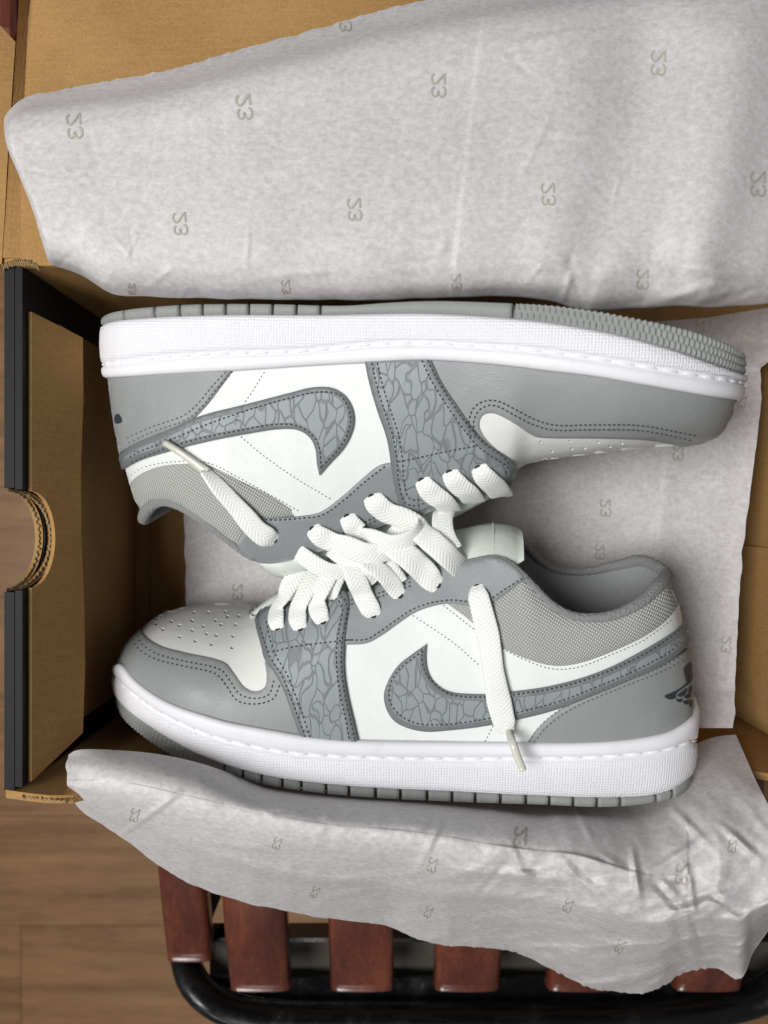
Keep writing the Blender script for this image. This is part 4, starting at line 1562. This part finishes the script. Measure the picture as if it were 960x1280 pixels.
strand(B, laceB, [(472, 724, .109, (0, .2, 1)), (464, 714, .1112, (.2, .2, 1)), (467, 703, .1115, (.2, .2, 1))], LW * .9)
strand(B, laceB, [S(501, 746, -.0008), S(496, 738, .0015), (487, 725, .1142, (0, .3, 1)), (476, 714, 0.1150, (.2, .3, 1)), (464, 706, 0.1138, (.3, .4, 1)), (454, 697, .108, (.4, .6, 1))], LW * .84, eye=(502, 747), taper=tp, roll=[(0, 0), (.5, .1), (1, .4)])
strand(B, laceB, [(484, 703, .1120, (0, .2, 1)), (493, 716, .1130, (0, .1, 1)), (501, 728, .112, (0, 0, 1))], LW * .7)
strand(B, laceB, [(566, 688, 0.1185, (-.1, .2, 1)), (556, 668, 0.1175, (-.1, .3, 1)), (553, 648, 0.1135, (0, .5, 1)), (560, 630, 0.106, (.2, .6, 1))], LW * .92)
strand(B, laceB, [(582, 716, 0.110, (.3, 0, 1)), (570, 704, 0.1182, (.1, .2, 1)), (556, 691, 0.1215, (0, .2, 1)), (538, 675, 0.1205, (0, .3, 1)), (522, 661, 0.115, (0, .4, 1))], LW * 1.05)
strand(B, laceB, [S(549, 733, -.0008), S(541, 726, .0015), (528, 712, .1172, (0, .3, 1)), (512, 697, 0.1185, (0, .2, 1)), (497, 685, 0.1170, (0, .4, 1)), (484, 673, .111, (0, .6, 1))], LW * 1.12, eye=(550, 734), taper=tp)
# free end
strand(B, laceB, [S(596, 732, -.0006), S(598, 741, .0018), S(605, 768, .0024), S(612, 800, .0026), S(617, 835, .0030), S(623, 870, .0028), S(630, 898, .0028), S(636, 914, .0030)],
       LW * 1.05, taper=[(0, .55), (.08, .9), (.3, 1), (.55, .9), (.75, 1.02), (.9, .95), (1, .4)], eye=(596, 731), roll=[(0, 0), (.4, .1), (.7, -.1), (1, .1)])
strand(B, laceB, [S(634, 910, .0030), (641, 929, .1262), (647, 946, 0.1268), (654, 963, 0.1272)], 0.0033, name='lace_tip', mat=M_aglet, thick=0.0022, taper=[(0, 1.2), (.2, 1), (1, .85)])


# ------------------------------------------------------------------ tissue paper
def ridged(p, octs=3):
    a, s_ = 0.0, 1.0
    for k in range(octs):
        a += s_ * (1 - abs(noise.noise(p * (2 ** k) + Vector((k * 7.1, 3.3, 1.7)))) * 2)
        s_ *= 0.5
    return a


class Curve:
    """smooth curve through (x, y) control points"""
    def __init__(c, pts):
        A_ = np.array(catmull(pts, 12))
        c.x = np.maximum.accumulate(A_[:, 0]); c.y = A_[:, 1]

    def __call__(c, x):
        return float(np.interp(x, c.x, c.y))


def surf(name, fn, nu, nv, label, group=None, sub=False):
    vs = [fn(i / nu, j / nv) for i in range(nu + 1) for j in range(nv + 1)]
    g = lambda i, j: i * (nv + 1) + j
    fs = [(g(i, j), g(i + 1, j), g(i + 1, j + 1), g(i, j + 1)) for i in range(nu) for j in range(nv)]
    # face up
    c = g(nu // 2, nv // 2)
    n = (vs[g(nu // 2 + 1, nv // 2)] - vs[c]).cross(vs[g(nu // 2, nv // 2 + 1)] - vs[c])
    if n.z < 0: fs = [q[::-1] for q in fs]
    ctr = sum(vs, Vector()) / len(vs)
    o = mesh_obj(name, vs, fs, M_tissue, None, True, None, ctr)
    tag(o, label, 'tissue paper', group)
    o['_'] = 0
    del o['_']
    return o, BVHTree.FromPolygons([tuple(v) for v in vs], fs)


# (1) folded sheet over the rear rim and lid
top_pts = [(0, 150), (12, 128), (24, 120), (60, 112), (130, 101), (200, 90), (300, 62), (400, 35), (480, 12), (560, -6), (700, -30), (1040, -70)]
bot_pts = [(0, 330), (60, 345), (100, 366), (160, 370), (250, 373), (480, 375), (560, 372), (640, 371), (690, 377), (725, 387), (780, 387), (840, 383), (900, 384), (1040, 372)]


Z1 = Curve([(0, .128), (.05, .1355), (.10, .1450), (.17, .1490), (.3, .1500), (.5, .1518), (.7, .1520), (.82, .1508), (.91, .1478), (.965, .1425), (1, .134)])
TOP1, BOT1 = Curve(top_pts), Curve(bot_pts)
LX = np.array(catmull([(112, 30), (120, 17), (135, 8), (150, 5), (180, 8), (220, 24), (260, 40), (300, 52), (330, 62), (348, 73), (360, 88), (368, 104), (380, 125)], 6))


def fold(x, y, a, b, wd):
    """sharp fold line between two pixels: 1 on the line falling to 0"""
    ax, ay = a; bx, by = b
    if x < min(ax, bx) - wd or x > max(ax, bx) + wd or y < min(ay, by) - wd or y > max(ay, by) + wd:
        return 0.0
    L2 = (bx - ax) ** 2 + (by - ay) ** 2
    t = ((x - ax) * (bx - ax) + (y - ay) * (by - ay)) / L2
    tc = min(1, max(0, t))
    d = math.hypot(x - ax - tc * (bx - ax), y - ay - tc * (by - ay))
    return max(0.0, 1 - d / wd) * math.sin(math.pi * min(1, max(0, .08 + .84 * tc)))


CR1 = [((690, 140), (652, 218), 7, .0007), ((545, 322), (560, 300), 8, .0006), ((500, 330), (570, 322), 7, -.0004), ((712, 330), (735, 388), 9, -.0016), ((735, 350), (690, 318), 8, .0010),
       ((830, 330), (960, 345), 12, .0016), ((780, 392), (900, 352), 9, .0014), ((860, 388), (950, 360), 7, -.0012), ((715, 340), (700, 385), 6, .001), ((620, 60), (720, 40), 9, .0006), ((60, 300), (150, 250), 9, .0005), ((300, 350), (420, 338), 9, .0006)]


rf = random.Random(21)
for _ in range(34):      # faint handling creases of the smooth sheet
    fx, fy = rf.uniform(20, 960), rf.uniform(60, 385)
    fa, fl_ = rf.uniform(0, math.pi), rf.uniform(18, 70)
    CR1.append(((fx, fy), (fx + fl_ * math.cos(fa), fy + fl_ * math.sin(fa)), rf.uniform(4, 7), rf.choice((-1, 1)) * rf.uniform(.00018, .00045) * (1.6 if fy > 320 else 1)))


def fn1(a, b):
    # b: 0 top edge on the lid .. 0.82 lower fold .. 1 tucked under
    x = 2 + 1040 * a
    yt = TOP1(x); yb_ = BOT1(x) + 1.2 * noise.noise((x * .03, 7.0, 0))
    rag = 2.4 * noise.noise((x * .05, 1.0, 0)) + 1.6 * noise.noise((x * .17, 2.0, 0))
    if b < 0.84:
        q = b / 0.84
        y = yt + (yb_ - yt) * q + rag * max(0, 1 - q / .02)
        z = Z1(q)
    else:
        q = (b - .84) / .16
        y = yb_ - 55 * q ** 1.5
        z = .134 - .055 * q
    # rounded left end: the outline leans to the right going down
    lx = np.interp(y, LX[:, 0], LX[:, 1])
    if x < 160:
        x = lx + (x - 2) * (160 - lx) / 158.0
        e = max(0, 1 - (x - lx) / 7.0)
        z -= 0.004 * e ** 2.0
    p = W3(x, y, z)
    s_ = p * 1.0
    if x > 600:
        k = min(1, (x - 600) / 200)
        dz = k * (0.0048 * math.sin((x - 640) / 36.0 + 0.004 * y) * (0.4 + 0.6 * min(1, (x - 600) / 330)) + 0.0016 * math.sin(x / 15.0 + y * 0.02) * (y / 380.0) ** 2)
        z += dz * min(1, max(0, (b - .03) / .15))
    crease = 590 - (y - 30) * 0.117 + 12
    z += 0.00035 * (1 + math.tanh((x - crease) / 1.2))
    z += 0.0016 * noise.noise(Vector((s_.x * 12, s_.y * 14, 3.1))) + 0.0003 * noise.noise(Vector((s_.x * 50, s_.y * 50, 1.1)))
    k = max(0, min(1, (x - 640) / 100)) * max(0, min(1, (y - 300) / 60))
    z += k * 0.0022 * (ridged(Vector((s_.x * 28, s_.y * 34, 7.7)), 3) - 1)
    if b < .84:
        for ca, cb, cw, ch in CR1:
            z += ch * fold(x, y, ca, cb, cw)
    return W3(x, y, z)


sh1, bv1 = surf('tissue_sheet', fn1, 400, 170, 'large smooth tissue sheet folded over the open lid above the sneakers')


# (2) sheet under the shoes
def fn2(a, b):
    y = 360 + 550 * b
    left = np.interp(y, [360, 560, 640, 770, 900, 1040], [180, 200, 230, 233, 165, 150])
    right = np.interp(y, [360, 430, 460, 500, 560, 690, 780, 935, 990, 1040], [1030, 990, 950, 952, 945, 928, 922, 916, 950, 975])
    x = left + (right - left) * a
    z = np.interp(a, [0, .3, .6, .85, .97, 1], [.012, .018, .030, .042, .066, .071])
    z += 0.010 * np.interp(y, [360, 420, 480], [1, .6, 0]) * a
    z += np.interp(y, [860, 960, 1040], [0, .02, .05]) * max(0, (a - .75) / .25)
    p = W3(x, y, z)
    am = 0.35 + a
    z += am * 0.004 * noise.noise(Vector((p.x * 14, p.y * 9, 5.5))) + 0.0030 * am * (ridged(Vector((p.x * 9, p.y * 4.5, 9.0)), 2) - 0.9)
    z += 0.0008 * noise.noise(Vector((p.x * 70, p.y * 70, 1.5)))
    q = W3(x, y, z)
    if a > .985 or a < .01:
        q = q + Vector((0.0008 * noise.noise((y * .05, 1, 1)), 0, 0))
    return q


sh2, bv2 = surf('tissue_sheet', fn2, 170, 150, 'tissue sheet lining the box bottom beneath both sneakers')

# (3) sheet draped over the front wall
t3 = [(80, 946), (95, 938), (150, 938), (200, 943), (250, 954), (300, 970), (350, 982), (450, 991), (600, 997), (700, 999), (800, 978), (850, 943), (890, 922), (980, 918)]
c3 = [(80, 975), (150, 978), (250, 1000), (400, 1030), (520, 1042), (640, 1064), (720, 1075), (780, 1098), (860, 1120), (980, 1110)]
h3 = [(84, 985), (100, 1012), (120, 1026), (155, 1048), (190, 1076), (240, 1106), (300, 1126), (350, 1137), (400, 1147), (480, 1157), (530, 1176), (580, 1184), (620, 1185), (660, 1197), (700, 1217), (735, 1234), (775, 1240), (800, 1242), (822, 1236), (850, 1219), (872, 1212), (900, 1212), (925, 1224), (942, 1190), (965, 1158), (990, 1130)]


T3, C3, H3 = Curve(t3), Curve(c3), Curve(h3)


def crumple(p, sc, seed):
    d = noise.voronoi(Vector((p.x * sc, p.y * sc, seed)))[0]
    return d[0]


CR3 = [((225, 990), (130, 1060), 6, .0018), ((330, 1010), (400, 1006), 6, .0012), ((560, 1085), (700, 1100), 9, .0022), ((640, 1070), (590, 1130), 7, -.0012), ((700, 1075), (790, 1160), 9, .0030), ((790, 1060), (800, 1130), 7, .0026),
       ((860, 1085), (868, 1140), 6, .0030), ((900, 1030), (950, 1075), 7, .0028), ((930, 1100), (830, 1135), 9, -.0030), ((905, 1215), (945, 1165), 8, .0030), ((880, 1200), (820, 1150), 8, .0022), ((760, 1235), (650, 1150), 9, .0018),
       ((240, 1050), (330, 1062), 8, .0012), ((420, 1100), (540, 1090), 9, .0012), ((840, 1010), (890, 1060), 7, .0022), ((720, 1010), (740, 1050), 7, .0016)]


rf = random.Random(5)
for _ in range(95):      # crumple facets, denser towards the right-hand end
    fx = 90 + 880 * rf.random() ** 0.55
    fy = rf.uniform(np.interp(fx, *zip(*c3)) - 25, np.interp(fx, *zip(*h3)))
    fa, fl_ = rf.gauss(0.5, 0.75), rf.uniform(25, 90)
    CR3.append(((fx, fy), (fx + fl_ * math.cos(fa), fy + fl_ * math.sin(fa)), rf.uniform(6, 15), rf.choice((-1, 1, 1)) * rf.uniform(.0006, .0022) * np.interp(fx, [90, 140, 300, 600, 750], [1, .5, .35, .7, 1.15])))


def fn3(a, b):
    x = 84 + (np.interp(b, [0, .10, .18, .35, 1], [920, 945, 968, 982, 984]) - 84) * a
    yt = T3(x); yc = C3(x) + 6; yh = H3(x) + 2.0 * noise.noise((x * .03, 5.0, 0))
    rag = (2.0 * noise.noise((x * .07, 5.0, 0)) + 2.0 * noise.noise((x * .19, 6.0, 0))) * min(1, max(.35, (x - 500) / 200))
    ztop = np.interp(x, [84, 250, 330, 800, 880, 980], [.128, .120, .096, .080, .072, .085])
    zh = np.interp(x, [84, 130, 250, 500, 700, 800, 900, 984], [.112, .100, .070, .052, .045, .046, .050, .070])
    y = yt + (yc - yt) * b / .35 if b < .35 else yc + (yh - yc) * (b - .35) / .65
    y += rag * max(0, (b - .97) / .03)
    zc = 0.1395
    if b < .35:
        q = b / .35
        z = ztop + (zc - ztop) * (1 - (1 - q) ** 2.2)
    else:
        q = (b - .35) / .65
        z = zc + (zh - zc) * (q * q * (1.45 - .45 * q))
    # left end curls round
    if x < 150:
        e = 1 - (x - 84) / 66.0
        z -= 0.010 * e ** 3
        x += 6 * noise.noise((y * 0.06, 4.0, 0)) * e
    p = W3(x, y, z)
    k = np.interp(x, [84, 140, 300, 560, 700, 980], [1.5, .5, .5, 1.0, 2.2, 2.8])
    kk = min(1, b * 5 + .2)
    if x < 860 and b < .3:
        kk *= .5
    d = Vector((p.x * 0.8 + p.y * 0.9, p.y * 0.8 - p.x * 0.9, 0))
    z += kk * k * (0.0026 * noise.noise(Vector((p.x * 20, p.y * 22, 1.0))) + 0.0010 * (ridged(Vector((d.x * 17, d.y * 34, 4.0)), 2) - 1.0))
    z += kk * np.interp(x, [84, 130, 300, 560, 720, 980], [1.6, .5, .35, .9, 1.9, 2.3]) * (0.0030 * (crumple(p, 34, 3.0) - .4) + 0.0012 * (crumple(p, 80, 6.0) - .4) + 0.0004 * (crumple(p, 170, 9.0) - .4))
    for ca, cb, cw, ch in CR3:
        z += ch * fold(x, y, ca, cb, cw)
    # long soft folds running along the drape
    z += 0.0030 * kk * math.exp(-((b - .62 - .10 * math.sin(a * 5)) / .05) ** 2) * np.interp(x, [150, 320, 700], [0, 1, 1])
    return W3(x, y, z)


sh3, bv3 = surf('tissue_sheet', fn3, 450, 200, 'crumpled tissue sheet draped over the front wall above the wooden slats')

# printed numerals, seen through from the back of the sheet
G2 = [(0.02, .78), (.08, .93), (.25, 1.0), (.42, .95), (.52, .80), (.47, .62), (.30, .40), (.0, .04), (.56, .04)]
G3 = [(0.02, .82), (.12, .96), (.28, 1.0), (.45, .94), (.52, .77), (.44, .60), (.24, .53), (.46, .47), (.55, .28), (.47, .08), (.27, .0), (.10, .05), (.0, .20)]


def numeral(bv, cx, cy, sz, ang, parent):
    """glyph x runs down the picture, glyph y to the left (mirrored print)"""
    sz *= 0.88
    for gi, gl in ((0, G2), (1, G3)):
        corner = gi == 0
        line = (catmull(gl[:8], 5) + [np.array(gl[8])]) if corner else catmull(gl, 5)
        P = np.array(line)
        P = P * np.array([1.4, 1.0]) + np.array([gi * 0.95 - 0.87, -0.5])
        X = -P[:, 1] * sz; Y = P[:, 0] * sz
        ca, sa = math.cos(ang), math.sin(ang)
        Q = np.stack([cx + X * ca - Y * sa, cy + X * sa + Y * ca], 1)
        tg = np.gradient(Q, axis=0); tg /= np.linalg.norm(tg, axis=1)[:, None] + 1e-9
        nr = np.stack([-tg[:, 1], tg[:, 0]], 1) * sz * 0.078
        vs, fs = [], []
        ok = True
        for k in range(len(Q)):
            for sg in (-1, 0, 1):
                x, y = Q[k] + nr[k] * sg
                h = bv.ray_cast(CAM, rdir(x, y))
                if h[0] is None: ok = False; break
                n = h[1] if h[1].z > 0 else -h[1]
                vs.append(h[0] + n * 0.00022)
            if not ok: break
            if k:
                b = 3 * k
                fs += [(b - 3, b - 2, b + 1, b), (b - 2, b - 1, b + 2, b + 1)]
        if not ok: continue
        mesh_obj('printed_numeral', vs, fs, M_print, parent, True)


for (x, y, sz, a) in [(93, 158, 20, -.12), (305, 134, 20, -.12), (225, 280, 18, -.12), (443, 262, 18, -.08), (548, 107, 19, -.02), (685, 243, 18, -.05), (823, 79, 20, 0.03), (947, 230, 20, 0.02),
                      (803, 349, 16, .02), (431, 27, 16, -.1), (570, 352, 13, -.05), (357, 358, 11, -.1), (215, 79, 9, -.1), (165, 361, 9, -.1)]:
    numeral(bv1, x, y, sz, a, sh1)
for (x, y, sz, a) in [(297, 740, 13, 0), (757, 635, 14, -.05), (927, 648, 14, 0.0), (848, 565, 14, .05), (908, 806, 13, .05), (875, 409, 11, .1), (896, 948, 10, .3), (928, 502, 10, .2), (750, 690, 12, 0)]:
    numeral(bv2, x, y, sz, a, sh2)
for (x, y, sz, a) in [(650, 1047, 17, .12), (852, 1093, 17, .1), (540, 1081, 12, .3), (449, 1006, 11, .2), (346, 1054, 10, .3), (168, 1019, 11, .2), (710, 1132, 11, .4), (535, 1140, 9, .4), (775, 1183, 11, .5), (393, 1115, 9, .4), (915, 1058, 11, .2)]:
    numeral(bv3, x, y, sz, a, sh3)
